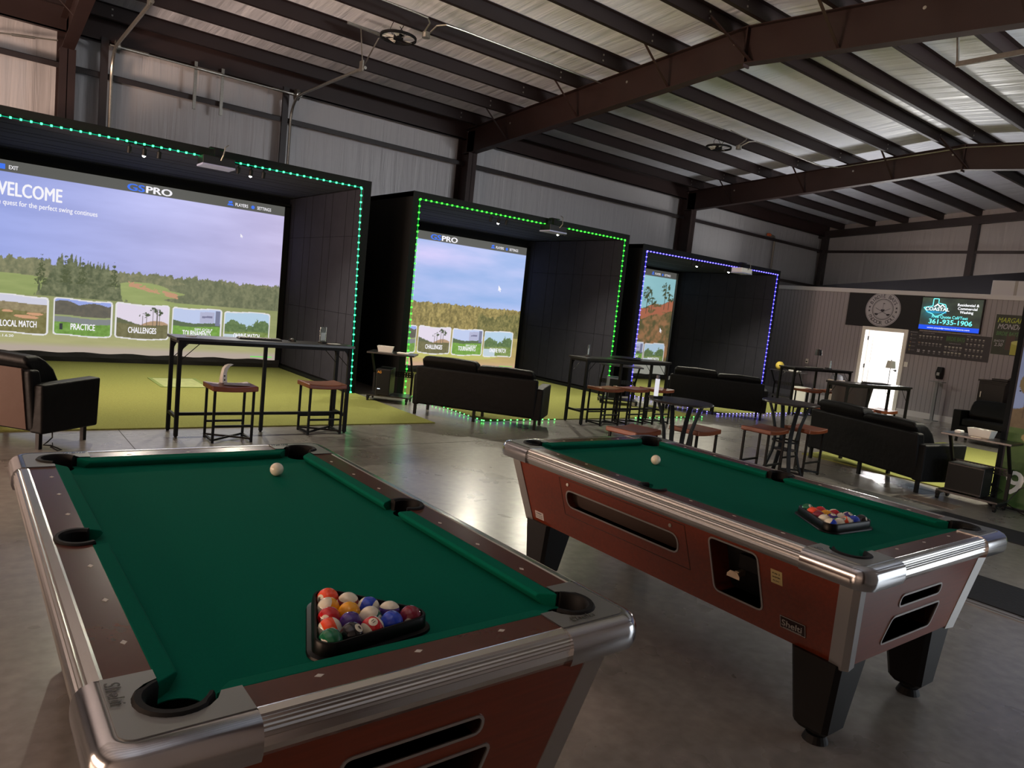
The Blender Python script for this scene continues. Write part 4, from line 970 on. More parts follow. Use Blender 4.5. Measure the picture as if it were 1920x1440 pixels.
def ball(n, loc, rot, where):
    c = BC.get(n if n <= 8 else n-8, (0, 0, 0))
    nm = 'cue_ball' if n == 0 else 'pool_ball'
    o = MB().sphere((0, 0, 0), R_B, 32, 20).obj(nm, ball_mat(n, c, n > 8)); o.data.polygons.foreach_set('use_smooth', [True]*len(o.data.polygons))
    o.location = loc; o.rotation_euler = rot
    if n == 0: tag(o, 'ivory white cue ball lying alone on %s' % where, 'cue ball')
    else:
        kind = '%s %s ball numbered %d' % ('striped' if n > 8 else 'solid', BN[n if n <= 8 else n-8], n)
        tag(o, '%s in the rack on %s' % (kind, where), 'pool ball', 'racked balls on %s' % where)
        for s in (1, -1):
            text('numeral', str(n), INK, o, (s*(R_B-0.0003), 0, -0.004), (0, s, 0), (0, 0, 1), 0.008, None, 0.01, 'CENTER', 0.0006)
    return o
def to_world(tab, u, v, z):
    c, s = math.cos(tab.rotation_euler.z), math.sin(tab.rotation_euler.z)
    return (tab.location.x+c*u-s*v, tab.location.y+s*u+c*v, z)
# rotation so that a ball's local x axis (number) or z axis (stripe pole) points along a given direction
def aim(xdir, roll=0.0):
    q = Vector(xdir).normalized().to_track_quat('X', 'Z'); return (q @ Matrix.Rotation(roll, 3, 'X').to_quaternion()).to_euler()
def rack(tab, A, B, Cc, rows, where, rots, label):
    """A, B, Cc = table-plane centres of the three corner balls, rows start at B"""
    A, B, Cc = Vector(A), Vector(B), Vector(Cc); cen = (A+B+Cc)/3
    d = 2*R_B*1.004
    ux = (A-B).normalized(); ang0 = math.atan2(ux.y, ux.x); vx = Vector((math.cos(ang0+rots[0]), math.sin(ang0+rots[0])))
    B2 = cen-(ux+vx)*(4*d)/3
    for i, row in enumerate(rows):
        for j, n in enumerate(row):
            p = B2+ux*d*(i-j)+vx*d*j
            seed = random.Random(n*31+int(rots[1]*10))
            if (n, rots[1]) in SPECIAL: e = aim(*SPECIAL[(n, rots[1])])
            else: e = aim((seed.uniform(-1, 1), seed.uniform(-1, 1), seed.uniform(-0.4, 0.6)), seed.uniform(0, 6))
            ball(n, to_world(tab, p.x, p.y, BEDZ+R_B), e, where)
    # triangle
    t = thing('triangle_rack', label, 'rack', to_world(tab, cen.x, cen.y, BEDZ), tab.rotation_euler.z)
    cor = [B2-cen, B2+ux*4*d-cen, B2+vx*4*d-cen]
    def ring(r):
        out = []
        for i in range(3):
            p = cor[i]; base = math.atan2(p.y, p.x)
            for k in range(7):
                a = base-PI/3+2*PI/3*k/6; out.append((p.x+r*math.cos(a), p.y+r*math.sin(a)))
        return out
    def order(pp):
        return sorted(pp, key=lambda q: math.atan2(q[1], q[0]))
    def shell(rs, nm, m):
        rings = [[(x, y, z) for x, y in order(ring(r))] for r, z in rs]; rings.append(rings[0])
        MB().loft(rings, cap=False).obj(nm, m, t, smooth=True)
    shell([(R_B+0.001, 0.001), (R_B+0.001, 0.038), (R_B+0.003, 0.0405), (R_B+0.007, 0.0405), (R_B+0.010, 0.036), (R_B+0.012, 0.010), (R_B+0.022, 0.007), (R_B+0.024, 0.002), (R_B+0.023, 0.0005)], 'frame', mat('glossy_black_plastic', (8, 9, 10), 0.33, spec=0.22))
    return t
SPECIAL = {(5, 1.0): ((0.9, 0.3, -0.3), 0), (15, 1.0): ((0.9, -0.4, 0.0), 0.1), (10, 1.0): ((-0.75, -0.6, -0.25), 1.45), (9, 1.0): ((0.2, 0.9, 0.3), 2.3), (13, 1.0): ((0.2, 0.9, -0.2), 1.2),
           (12, 1.0): ((-0.3, -0.9, 0.12), 0.0), (14, 1.0): ((0.5, -0.8, 0.1), 0.5), (11, 1.0): ((-0.2, -0.45, 0.85), 2.3), (8, 1.0): ((0.35, -0.5, 0.75), 0), (6, 1.0): ((-0.8, -0.55, 0.1), 0),
           (1, 1.0): ((0.5, 0.5, 0.2), 0), (3, 1.0): ((0.6, 0.6, -0.3), 0), (4, 1.0): ((-0.1, 0.9, 0.6), 0), (2, 1.0): ((-0.2, 0.9, 0.5), 0), (7, 1.0): ((0.6, 0.8, 0.1), 0),
           (6, 2.0): ((-0.1, -0.6, 0.8), 0), (5, 2.0): ((-0.8, 0.3, -0.6), 0), (3, 2.0): ((0.6, 0.6, 0.1), 0), (7, 2.0): ((-0.6, -0.8, 0.1), 0), (8, 2.0): ((0.1, -0.9, 0.5), 0), (12, 2.0): ((-0.1, -0.5, 0.9), 0)}
rack(TAB1, (-0.151, -0.876), (-0.064, -0.659), (0.080, -0.837), [[5], [9, 15], [3, 1, 10], [13, 4, 14, 12], [6, 8, 11, 2, 7]], 'the nearer pool table', (PI/3, 1.0), 'black plastic triangle rack around balls on the nearer pool table')
rack(TAB2, (-0.174, -0.707), (-0.027, -0.495), (0.072, -0.713), [[6], [5, 3], [7, 1, 11], [9, 4, 15, 12], [10, 14, 13, 2, 8]], 'the second pool table', (PI/3, 2.0), 'black plastic triangle rack around balls on the second pool table')
ball(0, to_world(TAB1, 0.272, 0.655, BEDZ+R_B), (0, 0, 0), 'the nearer pool table')
ball(0, to_world(TAB2, 0.025, 0.490, BEDZ+R_B), (0, 0, 0), 'the second pool table')
o = MB().cyl((0, 0, 0), (0, 0, 0.0012), 0.011, 16).obj('foot_spot', mat('dark_cloth_spot', (10, 34, 26), 0.8)); o.location = to_world(TAB1, -0.03, -0.56, BEDZ); tag(o, 'small dark foot spot on the cloth above the nearer rack', 'spot')
MB().cyl((0, 0, 0.0012), (0, 0, 0.0016), 0.004, 10).obj('worn_centre', IVORY, o)

# ================================================================== FURNITURE
def sofa(label, loc, rz, W=1.86, cushions=2, leg_h=0.15):
    """origin: middle of the rear edge on the floor, seat faces local +y"""
    t = thing('sofa', label, 'sofa', (loc[0], loc[1], 0), rz)
    h = W/2
    MB().box(-h+0.09, h-0.09, 0.02, 0.60, leg_h, 0.30).obj('base', LEATHER, t, bevel=0.015)
    MB().hexa([(-h+0.08, 0.0, leg_h), (h-0.08, 0.0, leg_h), (h-0.08, 0.16, leg_h), (-h+0.08, 0.16, leg_h)],
              [(-h+0.08, -0.06, 0.68), (h-0.08, -0.06, 0.68), (h-0.08, 0.05, 0.68), (-h+0.08, 0.05, 0.68)]).obj('backrest', LEATHER, t, bevel=0.03, seg=3)
    for s in (1, -1):
        MB().hexa([(s*(h-0.09)-0.045, 0.0, leg_h-0.01), (s*(h-0.09)+0.09*(s > 0)+0.045*(s < 0), 0.0, leg_h-0.01), (s*(h-0.09)+0.09*(s > 0)+0.045*(s < 0), 0.60, leg_h-0.01), (s*(h-0.09)-0.045, 0.60, leg_h-0.01)],
                  [(s*(h-0.09)-0.045, -0.01, 0.56), (s*(h-0.09)+0.09*(s > 0)+0.045*(s < 0), -0.01, 0.56), (s*(h-0.09)+0.09*(s > 0)+0.045*(s < 0), 0.62, 0.585), (s*(h-0.09)-0.045, 0.62, 0.585)]).obj('armrest', LEATHER, t, bevel=0.022, seg=3)
    cw = (W-0.30)/cushions
    for k in range(cushions):
        x0 = -h+0.15+k*cw
        MB().box(x0+0.005, x0+cw-0.005, 0.10, 0.61, 0.30, 0.44).obj('seat_cushion', LEATHER, t, bevel=0.04, seg=3)
        dz = -0.025 if k % 2 else 0.012
        rings = []
        for (z, ya, yb, e) in ((0.42, 0.16, 0.30, 0.02), (0.50, 0.10, 0.34, 0.0), (0.66, 0.03, 0.26, 0.0), (0.76+dz, -0.035, 0.18, 0.0), (0.81+dz, -0.01, 0.12, 0.03)):
            rings.append([(x0+e, ya, z-0.01*(k % 2)), (x0+cw*0.5, ya-0.012, z+0.012), (x0+cw-e, ya, z), (x0+cw-e, yb, z), (x0+cw*0.5, yb+0.02, z+0.01), (x0+e, yb, z)])
        MB().loft(rings).obj('back_cushion', LEATHER, t, bevel=0.03, seg=3)
    for (x, y) in ((-h+0.08, 0.05), (h-0.08, 0.05), (-h+0.10, 0.54), (h-0.10, 0.54), (0, 0.05), (0, 0.52)):
        MB().box(x-0.018, x+0.018, y-0.018, y+0.018, 0, leg_h+0.02).obj('leg', BLACK, t)
    return t
S50 = -math.radians(50)
SOFA = sofa('black leatherette sofa seen from behind, in front of the middle golf bay', (5.53, 7.90), S50)
dup(SOFA, (11.11, 8.15, 0), S50, 'black sofa seen from behind in front of the blue outlined bay')
dup(SOFA, (8.82, 4.26, 0), -math.radians(109), 'black sofa with slumped back cushions behind the second pool table')
s0 = sofa('sofa at the left edge with a brown lit back and a black arm', (-0.04, 7.73), S50)
c = MB().hexa([(-0.78, -0.012, 0.17), (0.78, -0.012, 0.17), (0.78, 0.0, 0.17), (-0.78, 0.0, 0.17)], [(-0.78, -0.075, 0.69), (0.78, -0.075, 0.69), (0.78, -0.06, 0.69), (-0.78, -0.06, 0.69)]).obj('warm_lit_back', mat('brown_as_warm_light', (60, 38, 26), 0.8, bump=0.3, bscale=6), s0)  # the sofa is black; warm lamplight on its back is painted as brown
# far leather sofa by the office, facing the camera
s5 = sofa('black leather sofa facing the camera near the dark cabinet at the right', (15.16, 4.55), math.radians(90), W=1.74)
# barrel chair
t = thing('barrel_chair', 'brownish curved back armchair just left of the bright doorway, behind the black sofa', 'chair', (12.95, 6.55, 0), math.radians(-48))
rr = []
for k in range(13):
    a = math.radians(190+160*k/12)
    rr.append([(0.27*math.cos(a), 0.27*math.sin(a)+0.05, 0.42), (0.33*math.cos(a), 0.33*math.sin(a)+0.03, 0.86-0.05*abs(k-6)/6), (0.36*math.cos(a), 0.36*math.sin(a)+0.03, 0.86-0.05*abs(k-6)/6), (0.31*math.cos(a), 0.31*math.sin(a)+0.05, 0.40)])
GREYF = mat('grey_shell_fabric', (58, 50, 48), 0.7)
MB().loft(rr).obj('backrest', GREYF, t, smooth=True)
MB().cyl((0, 0.05, 0.40), (0, 0.05, 0.48), 0.28, 24).obj('seat', GREYF, t, bevel=0.02)
for a in (45, 135, 225, 315):
    a = math.radians(a); MB().tube([(0.2*math.cos(a), 0.05+0.2*math.sin(a), 0.40), (0.26*math.cos(a), 0.05+0.26*math.sin(a), 0)], [0.014, 0.010], 8).obj('leg', BLACK, t)

def stool(label, loc, rz=0.0, group='saddle seat stools', W=0.40, D=0.32, H=0.565):
    t = thing('bar_stool', label, 'stool', (loc[0], loc[1], 0), rz, group)
    n = 8; top = []; rings = []
    for k in range(n+1):
        x = -W/2-0.02+(W+0.04)*k/n; dip = 0.016*(1-(2*k/n-1)**2)
        z1 = H-dip; z0 = H-0.052-dip*0.6
        rings.append([(x, -D/2-0.02, z0), (x, D/2+0.02, z0), (x, D/2+0.02, z1), (x, -D/2-0.02, z1)])
    MB().loft(rings).obj('seat', SADDLE, t, bevel=0.012, seg=2)
    w = 0.022
    for sx in (1, -1):
        for sy in (1, -1):
            MB().bar((sx*(W/2-0.015), sy*(D/2-0.015), 0.0), (sx*(W/2-0.015), sy*(D/2-0.015), H-0.05), w).obj('leg', BLACK, t)
    for sy in (1, -1): MB().bar((-W/2+0.015, sy*(D/2-0.015), 0.165), (W/2-0.015, sy*(D/2-0.015), 0.165), 0.02).obj('stretcher', BLACK, t)
    for sx in (1, -1): MB().bar((sx*(W/2-0.015), -D/2+0.015, 0.025), (sx*(W/2-0.015), D/2-0.015, 0.025), 0.02).obj('base_rail', BLACK, t)
    MB().bar((-W/2+0.015, -D/2+0.015, 0.03), (W/2-0.015, D/2-0.015, 0.03), 0.018).bar((-W/2+0.015, D/2-0.015, 0.035), (W/2-0.015, -D/2+0.015, 0.035), 0.018).obj('cross_brace', BLACK, t)
    return t
ST = stool('brown saddle stool with a white handheld device and paper on its seat, first bar table', (2.14, 7.27))
SL = [((3.20, 7.53), 0.0, 'brown saddle stool at the right end of the first bar table'),
      ((7.68, 7.58), 0.0, 'stool nearest the left legs of the second bar table, green glint on its seat'),
      ((8.25, 7.60), 0.0, 'stool in the middle under the second bar table, blue glint on its seat'),
      ((8.82, 7.58), 0.0, 'stool at the right end under the second bar table'),
      ((5.23, 4.72), 0.15, 'orange brown stool left of the nearer round table, blue lit seat'),
      ((6.10, 4.66), 0.10, 'orange brown stool right of the nearer round table'),
      ((7.20, 4.55), 0.10, 'stool left of the farther round table, beside the black sofa back'),
      ((7.93, 4.50), 0.05, 'stool right of the farther round table, against the black sofa back'),
      ((13.75, 7.85), -0.1, 'stool at the left end under the far bar table by the grey wall'),
      ((14.40, 7.80), -0.1, 'middle stool under the far bar table by the grey wall'),
      ((15.05, 7.75), -0.1, 'stool at the right end under the far bar table by the grey wall'),
      ((10.85, 5.75), -0.15, 'sunlit orange stool at the left under the bar table behind the black sofa'),
      ((11.45, 5.66), -0.15, 'sunlit orange stool in the middle under the bar table behind the black sofa'),
      ((12.05, 5.58), -0.15, 'sunlit orange stool at the right under the bar table behind the black sofa')]
for (p, r, lb) in SL: dup(ST, (p[0], p[1], 0), r, lb)

def bar_table(label, loc, rz=0.0, W=1.86, D=0.40, H=0.985):
    """origin: centre of the footprint"""
    t = thing('bar_table', label, 'bar table', (loc[0], loc[1], 0), rz, 'long narrow bar tables')
    MB().box(-W/2, W/2, -D/2, D/2, H-0.028, H).obj('table_top', TABLEB, t, bevel=0.003)
    x1, y1, w = W/2-0.045, D/2-0.03, 0.036
    for sx in (1, -1):
        for sy in (1, -1): MB().bar((sx*x1, sy*y1, 0.012), (sx*x1, sy*y1, H-0.028), w).cyl((sx*x1, sy*y1, 0), (sx*x1, sy*y1, 0.014), 0.014, 10).obj('leg', BLACK, t)
        MB().bar((sx*x1, -y1, 0.20), (sx*x1, y1, 0.20), 0.03).obj('end_rail', BLACK, t)
        MB().bar((sx*x1, -y1, H-0.045), (sx*x1, y1, H-0.045), 0.03).obj('end_rail', BLACK, t)
        for sy in (1, -1):
            q = MB(); o = (sx*(x1-0.018), sy*y1)
            pts = [(0, 0), (0, -0.13)] + [(0.13*(1-math.cos(a)), -0.13+0.13*math.sin(a)) for a in (0.3, 0.6, 0.9, 1.2)] + [(0.13, 0)]
            q.prism(pts, -0.004, 0.004, lambda a, b_, c: (o[0]-sx*a, o[1]+c, H-0.03+b_)); q.obj('gusset', BLACK, t)
            MB().tube([(sx*(x1-0.02), sy*y1*0.9, H-0.22), (sx*(x1-0.20), sy*y1*0.9, H-0.04)], 0.004, 6).obj('tie_rod', BLACK, t)
    MB().bar((0, y1*0.0, 0.012), (0, 0, H-0.028), 0.034).cyl((0, 0, 0), (0, 0, 0.014), 0.014, 10).obj('leg', BLACK, t)
    MB().bar((-x1, 0, 0.20), (x1, 0, 0.20), 0.034, 0.03).obj('foot_rail', BLACK, t)
    MB().bar((-x1, y1, H-0.045), (x1, y1, H-0.045), 0.02, 0.03).bar((-x1, -y1, H-0.045), (x1, -y1, H-0.045), 0.02, 0.03).obj('apron', BLACK, t)
    return t
BT = bar_table('long black bar table in front of the largest screen, keyboard on top', (2.58, 7.62))
dup(BT, (8.10, 7.72, 0), 0.0, 'long bar table in front of the middle golf bay, three stools beneath')
dup(BT, (14.32, 8.05, 0), -0.14, 'far bar table by the grey office wall, left of the bright door')
BTD = dup(BT, (11.42, 5.50, 0), -0.17, 'bar table whose right end stands before the bright open door')

BTD.scale = (0.84, 1, 1)

def round_table(label, loc, rz):
    t = thing('round_table', label, 'table', (loc[0], loc[1], 0), rz, 'round high tables')
    H = 0.86
    MB().lathe([(0.0005, H-0.024), (0.29, H-0.024), (0.31, H-0.018), (0.315, H-0.008), (0.31, H), (0.0005, H)], 40).obj('table_top', TABLEB, t, smooth=True)
    for k in range(4):
        a = PI/4+k*PI/2; ca, sa = math.cos(a), math.sin(a)
        pr = [(0.235, H-0.03), (0.19, 0.72), (0.145, 0.56), (0.125, 0.42), (0.14, 0.28), (0.19, 0.12), (0.245, 0.0)]
        q = MB(); rings = []
        for (r, z) in pr:
            tx, ty = -sa*0.02, ca*0.02; rx, ry = ca*0.011, sa*0.011
            rings.append([(r*ca-tx-rx, r*sa-ty-ry, z), (r*ca+tx-rx, r*sa+ty-ry, z), (r*ca+tx+rx, r*sa+ty+ry, z), (r*ca-tx+rx, r*sa-ty+ry, z)])
        q.loft(rings).obj('leg', BLACK, t, smooth=True)
    MB().lathe([(0.130, 0.395), (0.148, 0.395), (0.148, 0.415), (0.130, 0.415), (0.130, 0.395)], 32).obj('leg_ring', BLACK, t)
    MB().lathe([(0.0005, 0.30), (0.125, 0.30), (0.125, 0.312), (0.0005, 0.312)], 28).obj('lower_shelf', TABLEB, t)
    return t
RT = round_table('round high table with a blue sheen nearest the cue ball of the second pool table', (5.68, 4.55), 0.3)
dup(RT, (7.56, 4.50, 0), 0.15, 'round high table between two stools in front of the black sofa back')

# ------------------------------------------------------------------ things on the tables
def keyboard(label, loc, rz):
    t = thing('keyboard', label, 'keyboard', loc, rz)
    MB().box(-0.22, 0.22, -0.07, 0.07, 0, 0.014).obj('case', BLACKP, t, bevel=0.004)
    q = MB()
    for j in range(5):
        for i in range(21): q.box(-0.212+i*0.0202, -0.212+i*0.0202+0.016, -0.062+j*0.025, -0.062+j*0.025+0.020, 0.0135, 0.022)
    q.obj('keys', mat('grey_keycaps', (120, 118, 112), 0.5), t, stuff=True)
    return t
def mouse(label, loc, rz=0):
    t = thing('computer_mouse', label, 'mouse', loc, rz)
    q = MB(); rings = []
    for k in range(7):
        f = k/6; y = -0.055+0.11*f; ww = 0.032*math.sqrt(max(0.05, 1-(2*f-1)**4)); hh = 0.036*math.sin(PI*min(1, f*0.8+0.18))
        rings.append([(-ww, y, 0), (ww, y, 0), (ww*0.85, y, hh*0.75), (0, y, hh), (-ww*0.85, y, hh*0.75)])
    q.loft(rings).obj('body', BLACKP, t, smooth=True); MB().cyl((-0.004, 0.03, 0.030), (0.004, 0.03, 0.030), 0.008, 12).obj('wheel', RUBBER, t)
    return t
ACR = bpy.data.materials.new('clear_acrylic'); ACR.use_nodes = True
pb = ACR.node_tree.nodes['Principled BSDF']; pb.inputs['Base Color'].default_value = (0.75, 0.85, 0.82, 1); pb.inputs['Roughness'].default_value = 0.08; pb.inputs['Transmission Weight'].default_value = 0.85; pb.inputs['IOR'].default_value = 1.2
def sign(label, loc, rz, card=(205, 214, 214)):
    t = thing('table_sign', label, 'sign', loc, rz)
    MB().box(-0.045, 0.045, -0.03, 0.03, 0, 0.018).obj('stand', BLACKP, t, bevel=0.003)
    MB().box(-0.052, 0.052, -0.003, 0.003, 0.016, 0.18).obj('acrylic_panel', ACR, t)
    MB().box(-0.038, 0.038, -0.005, -0.0032, 0.03, 0.118).obj('card', mat('pale_card', card, 0.6), t)
    return t
zt = 0.985
keyboard('black keyboard lying on the first bar table', (2.52, 7.66, zt), -0.05)
mouse('black mouse to the right of the keyboard on the first bar table', (2.88, 7.68, zt), 0.3)
sign('small clear sign stand at the right end of the first bar table', (3.22, 7.66, zt), 0.5)
o = MB().cyl((0, 0, 0), (0, 0, 0.006), 0.05, 20).obj('coaster', mat('grey_coaster', (90, 88, 86), 0.5)); o.location = (1.83, 7.62, zt); tag(o, 'thin grey coaster at the left end of the first bar table', 'coaster')
o = MB().box(-0.07, 0.07, -0.04, 0.04, 0, 0.003).obj('paper_slip', WHITE); o.location = (3.34, 7.62, zt); o.rotation_euler = (0, 0, 0.2); tag(o, 'white slip of paper beside the clear sign on the first bar table', 'paper')
o = MB().box(-0.12, 0.12, -0.08, 0.08, 0, 0.003).obj('score_sheet', mat('grey_paper', (150, 150, 160), 0.6)); o.location = (2.2, 7.27, 0.560); o.rotation_euler = (0, 0, -0.3); tag(o, 'grey sheet of paper on the first stool seat', 'paper')
t = thing('handheld_device', 'white curved handheld device standing on the stool before the first bar table', 'device', (2.10, 7.40, 0.557), 0.4)
rings = []
for (x, z, a, b_) in ((0.0, 0.0, 0.03, 0.03), (0.0, 0.05, 0.028, 0.024), (0.004, 0.10, 0.024, 0.02), (0.016, 0.14, 0.024, 0.02), (0.040, 0.168, 0.020, 0.02), (0.075, 0.182, 0.016, 0.02), (0.10, 0.184, 0.012, 0.016)):
    rings.append([(x-a, -b_, z+a*0.3*(z > 0.12)), (x+a, -b_, z-a*0.3*(z > 0.12)), (x+a, b_, z-a*0.3*(z > 0.12)), (x-a, b_, z+a*0.3*(z > 0.12))])
MB().loft(rings).obj('body', WHITE, t, bevel=0.006)
MB().cyl((-0.005, -0.030, 0.03), (-0.005, -0.026, 0.03), 0.008, 10).cyl((-0.005, -0.026, 0.07), (-0.005, -0.022, 0.07), 0.008, 10).obj('buttons', BLACKP, t)
sign('clear sign with a pale card at the left end of the second bar table', (7.48, 7.84, zt), 0.6)
o = MB().lathe([(0.0005, 0.012), (0.10, 0.016), (0.22, 0.030), (0.25, 0.026), (0.24, 0.012), (0.12, 0.0), (0.0005, 0.0)], 32).obj('dark_tray', TABLEB); o.location = (8.18, 7.72, zt); tag(o, 'wide dark tray with a blue gleam in the middle of the second bar table', 'tray')
mouse('black mouse right of the dark tray on the second bar table', (8.48, 7.74, zt), 0.2)
sign('clear sign on the far bar table by the grey wall', (14.72, 7.98, zt), 0.8)
keyboard('dark keyboard on the far bar table by the grey wall', (14.15, 8.02, zt), -0.1)
mouse('dark mouse beside the sign on the far bar table by the grey wall', (14.55, 7.96, zt), 0.1)
keyboard('dark keyboard on the bar table before the bright door', (11.60, 5.50, zt), -0.2)
mouse('dark mouse left of the keyboard before the bright door', (11.22, 5.50, zt), 0)
def lamp(label, loc, shade):
    t = thing('table_lamp', label, 'lamp', loc)
    MB().cyl((0, 0, 0), (0, 0, 0.012), 0.055, 20).obj('base', BLACK, t)
    MB().cyl((0, 0, 0.01), (0, 0, 0.32), 0.006, 8).obj('stem', BLACK, t)
    MB().lathe([(0.075, 0.27), (0.058, 0.39), (0.055, 0.39), (0.072, 0.27), (0.075, 0.27)], 24).obj('shade', shade, t)
    MB().cyl((0, 0, 0.38), (0, 0, 0.41), 0.008, 8).obj('finial', BLACK, t)
    return t
lamp('small lamp with a black shade on the far bar table by the grey wall', (14.42, 8.12, zt), BLACKP)
lamp('small lamp with a pale shade in front of the bright doorway', (11.88, 5.44, zt), mat('pale_lamp_shade', (170, 172, 165), 0.7))
t = thing('napkin_holder', 'white upright roll on a small black stand, left edge of the nearer round table', 'paper roll', (5.50, 4.73, 0.86), 0)
MB().box(-0.07, 0.07, -0.035, 0.035, 0, 0.02).obj('stand', BLACKP, t, bevel=0.003)
MB().lathe([(0.0005, 0.02), (0.022, 0.02), (0.022, 0.19), (0.0005, 0.19)], 16).obj('roll', glow('self_glowing_roll', (235, 232, 240), 0.9), t)  # paper roll made to glow by emission, though it is no lamp
MB().cyl((0, 0, 0.19), (0, 0, 0.225), 0.017, 14).obj('cap', mat('grey_cap', (90, 92, 100), 0.5), t)

# ------------------------------------------------------------------ carts with computers
DS = mat('perforated_dark_steel', (26, 26, 27), 0.5, 0.4)
def cart(label, loc, rz, W=0.68, D=0.46, H=0.74, pc='black', pc_side=0):
    """z-shaped rolling stand: top, perforated back panel, lower shelf, casters"""
    t = thing('rolling_cart', label, 'cart', (loc[0], loc[1], 0), rz)
    MB().box(-W/2-0.04, W/2+0.04, -D/2, D/2, H-0.025, H).obj('table_top', TABLEB, t, bevel=0.004)
    for s in (1, -1):
        MB().bar((s*(W/2-0.02), D/2-0.04, 0.08), (s*(W/2-0.02), D/2-0.04, 0.40), 0.03, 0.03).bar((s*(W/2-0.02), D/2-0.04, 0.40), (s*(W/2-0.02), -D/2+0.10, H-0.02), 0.028, 0.028).obj('side_frame', BLACK, t)
        MB().bar((s*(W/2-0.02), -D/2, 0.075), (s*(W/2-0.02), D/2-0.02, 0.075), 0.03, 0.03).obj('foot_bar', BLACK, t)
        for y in (-D/2+0.03, D/2-0.04):
            MB().cyl((s*(W/2-0.02)-0.012, y, 0.028), (s*(W/2-0.02)+0.012, y, 0.028), 0.028, 14).box(s*(W/2-0.02)-0.02, s*(W/2-0.02)+0.02, y-0.015, y+0.015, 0.045, 0.07).obj('caster', RUBBER, t)
    # perforated panel: two rows of holes
    q = MB(); nh = 16; x0, x1 = -W/2, W/2; z0, z1 = 0.36, 0.44; y0 = D/2-0.035
    hw = 0.007; dx = (x1-x0)/nh
    zs = [z0, z0+0.022-hw, z0+0.022+hw, z0+0.058-hw, z0+0.058+hw, z1]
    for a, b_ in ((0, 1), (2, 3), (4, 5)): q.box(x0, x1, y0, y0+0.004, zs[a], zs[b_])
    for a, b_ in ((1, 2), (3, 4)):
        for k in range(nh+1):
            xa = x0 if k == 0 else x0+(k-0.5)*dx+hw; xb = x1 if k == nh else x0+(k+0.5)*dx-hw
            q.box(xa, xb, y0, y0+0.004, zs[a], zs[b_])
    q.obj('perforated_panel', DS, t)
    MB().box(-W/2, W/2, -D/2+0.02, D/2-0.03, 0.085, 0.105).obj('lower_shelf', TABLEB, t)
    return t
def tower(label, loc, rz, m=BLACKP, W=0.21, D=0.42, H=0.40, lit=False):
    t = thing('computer_tower', label, 'computer', loc, rz)
    MB().box(-W/2, W/2, -D/2, D/2, 0.012, H).obj('case', m, t, bevel=0.006)
    MB().box(-W/2+0.01, W/2-0.01, -D/2-0.006, -D/2+0.002, 0.03, H-0.02).obj('front_panel', mat('dark_front_panel', (14, 17, 16), 0.55, spec=0.2), t)
    for x in (-W/2+0.03, W/2-0.03):
        MB().box(x-0.015, x+0.015, -D/2+0.02, D/2-0.02, 0, 0.014).obj('foot', RUBBER, t)
    if lit: MB().box(-W/2+0.03, -W/2+0.07, -D/2-0.0075, -D/2-0.006, 0.10, 0.108).obj('status_light', glow('cool_white_led', (220, 240, 255), 2.5), t)
    return t
c1 = cart('rolling cart with a white tub and a tower, between the first two golf bays', (5.17, 9.62), -math.radians(38), W=0.62)
tw = tower('black computer tower with an orange sticker on the cart between the first two bays', (5.08, 9.62, 0.105), -math.radians(38), lit=True)
q = text('sticker', 'AG', mat('orange_sticker', (214, 150, 40), 0.5), tw, (-0.09, -0.218, 0.335), (1, 0, 0), (0, 0, 1), 0.035, 0.06, 0.02)
def tub(label, loc, rz=0.0):
    t = thing('plastic_tub', label, 'tub', loc, rz)
    MB().loft([[(-0.10, -0.06, 0.0), (0.10, -0.06, 0.0), (0.10, 0.06, 0.0), (-0.10, 0.06, 0.0)], [(-0.12, -0.075, 0.085), (0.12, -0.075, 0.085), (0.12, 0.075, 0.085), (-0.12, 0.075, 0.085)],
               [(-0.113, -0.068, 0.085), (0.113, -0.068, 0.085), (0.113, 0.068, 0.085), (-0.113, 0.068, 0.085)], [(-0.095, -0.055, 0.006), (0.095, -0.055, 0.006), (0.095, 0.055, 0.006), (-0.095, 0.055, 0.006)]]).obj('container', mat('milky_plastic', (214, 214, 206), 0.4), t)
    for k in range(9):
        MB().sphere((-0.075+0.036*(k % 5), -0.028+0.042*(k//5), 0.045+0.02*((k*3) % 2)), 0.021, 12, 8).obj('golf_ball', WHITE, t)
    return t
tub('white tub of golf balls on the cart between the first two golf bays', (5.08, 9.70, 0.74), -0.6)
o = MB().box(-0.09, 0.09, -0.05, 0.05, 0, 0.018).obj('white_tablet', WHITE, bevel=0.006); o.location = (5.28, 9.50, 0.74); o.rotation_euler = (0, 0, -0.7); tag(o, 'white flat device beside the tub between the first two golf bays', 'device')
cart('rolling cart between the middle and the blue golf bay', (9.80, 9.35), -math.radians(38), W=0.70)
tower('grey computer tower seen from the side beneath the cart left of the blue bay', (9.68, 9.38, 0.105), -math.radians(38), mat('grey_case', (96, 100, 108), 0.45))
o = MB().box(-0.13, 0.13, -0.10, 0.10, 0, 0.09).obj('power_box', WHITE, bevel=0.01); o.location = (10.08, 9.05, 0.001); o.rotation_euler = (0, 0, -0.6); tag(o, 'white box on the floor beside the grey computer tower', 'box')
cart('black rolling cart with a tub in front of the mural wall, right edge', (8.74, 2.94), -math.radians(90), W=0.60, D=0.34)
tower('black computer tower under the cart beside the mural wall', (8.74, 2.99, 0.105), -math.radians(90), W=0.36, D=0.26, H=0.32)
tub('clear tub of golf balls on the cart beside the mural wall', (8.76, 2.95, 0.74), 1.5)
o = MB().box(-0.05, 0.05, -0.035, 0.035, 0, 0.035).obj('white_handset', WHITE, bevel=0.012); o.location = (8.74, 3.16, 0.74); tag(o, 'small white handset at the left end of the cart by the mural', 'device')
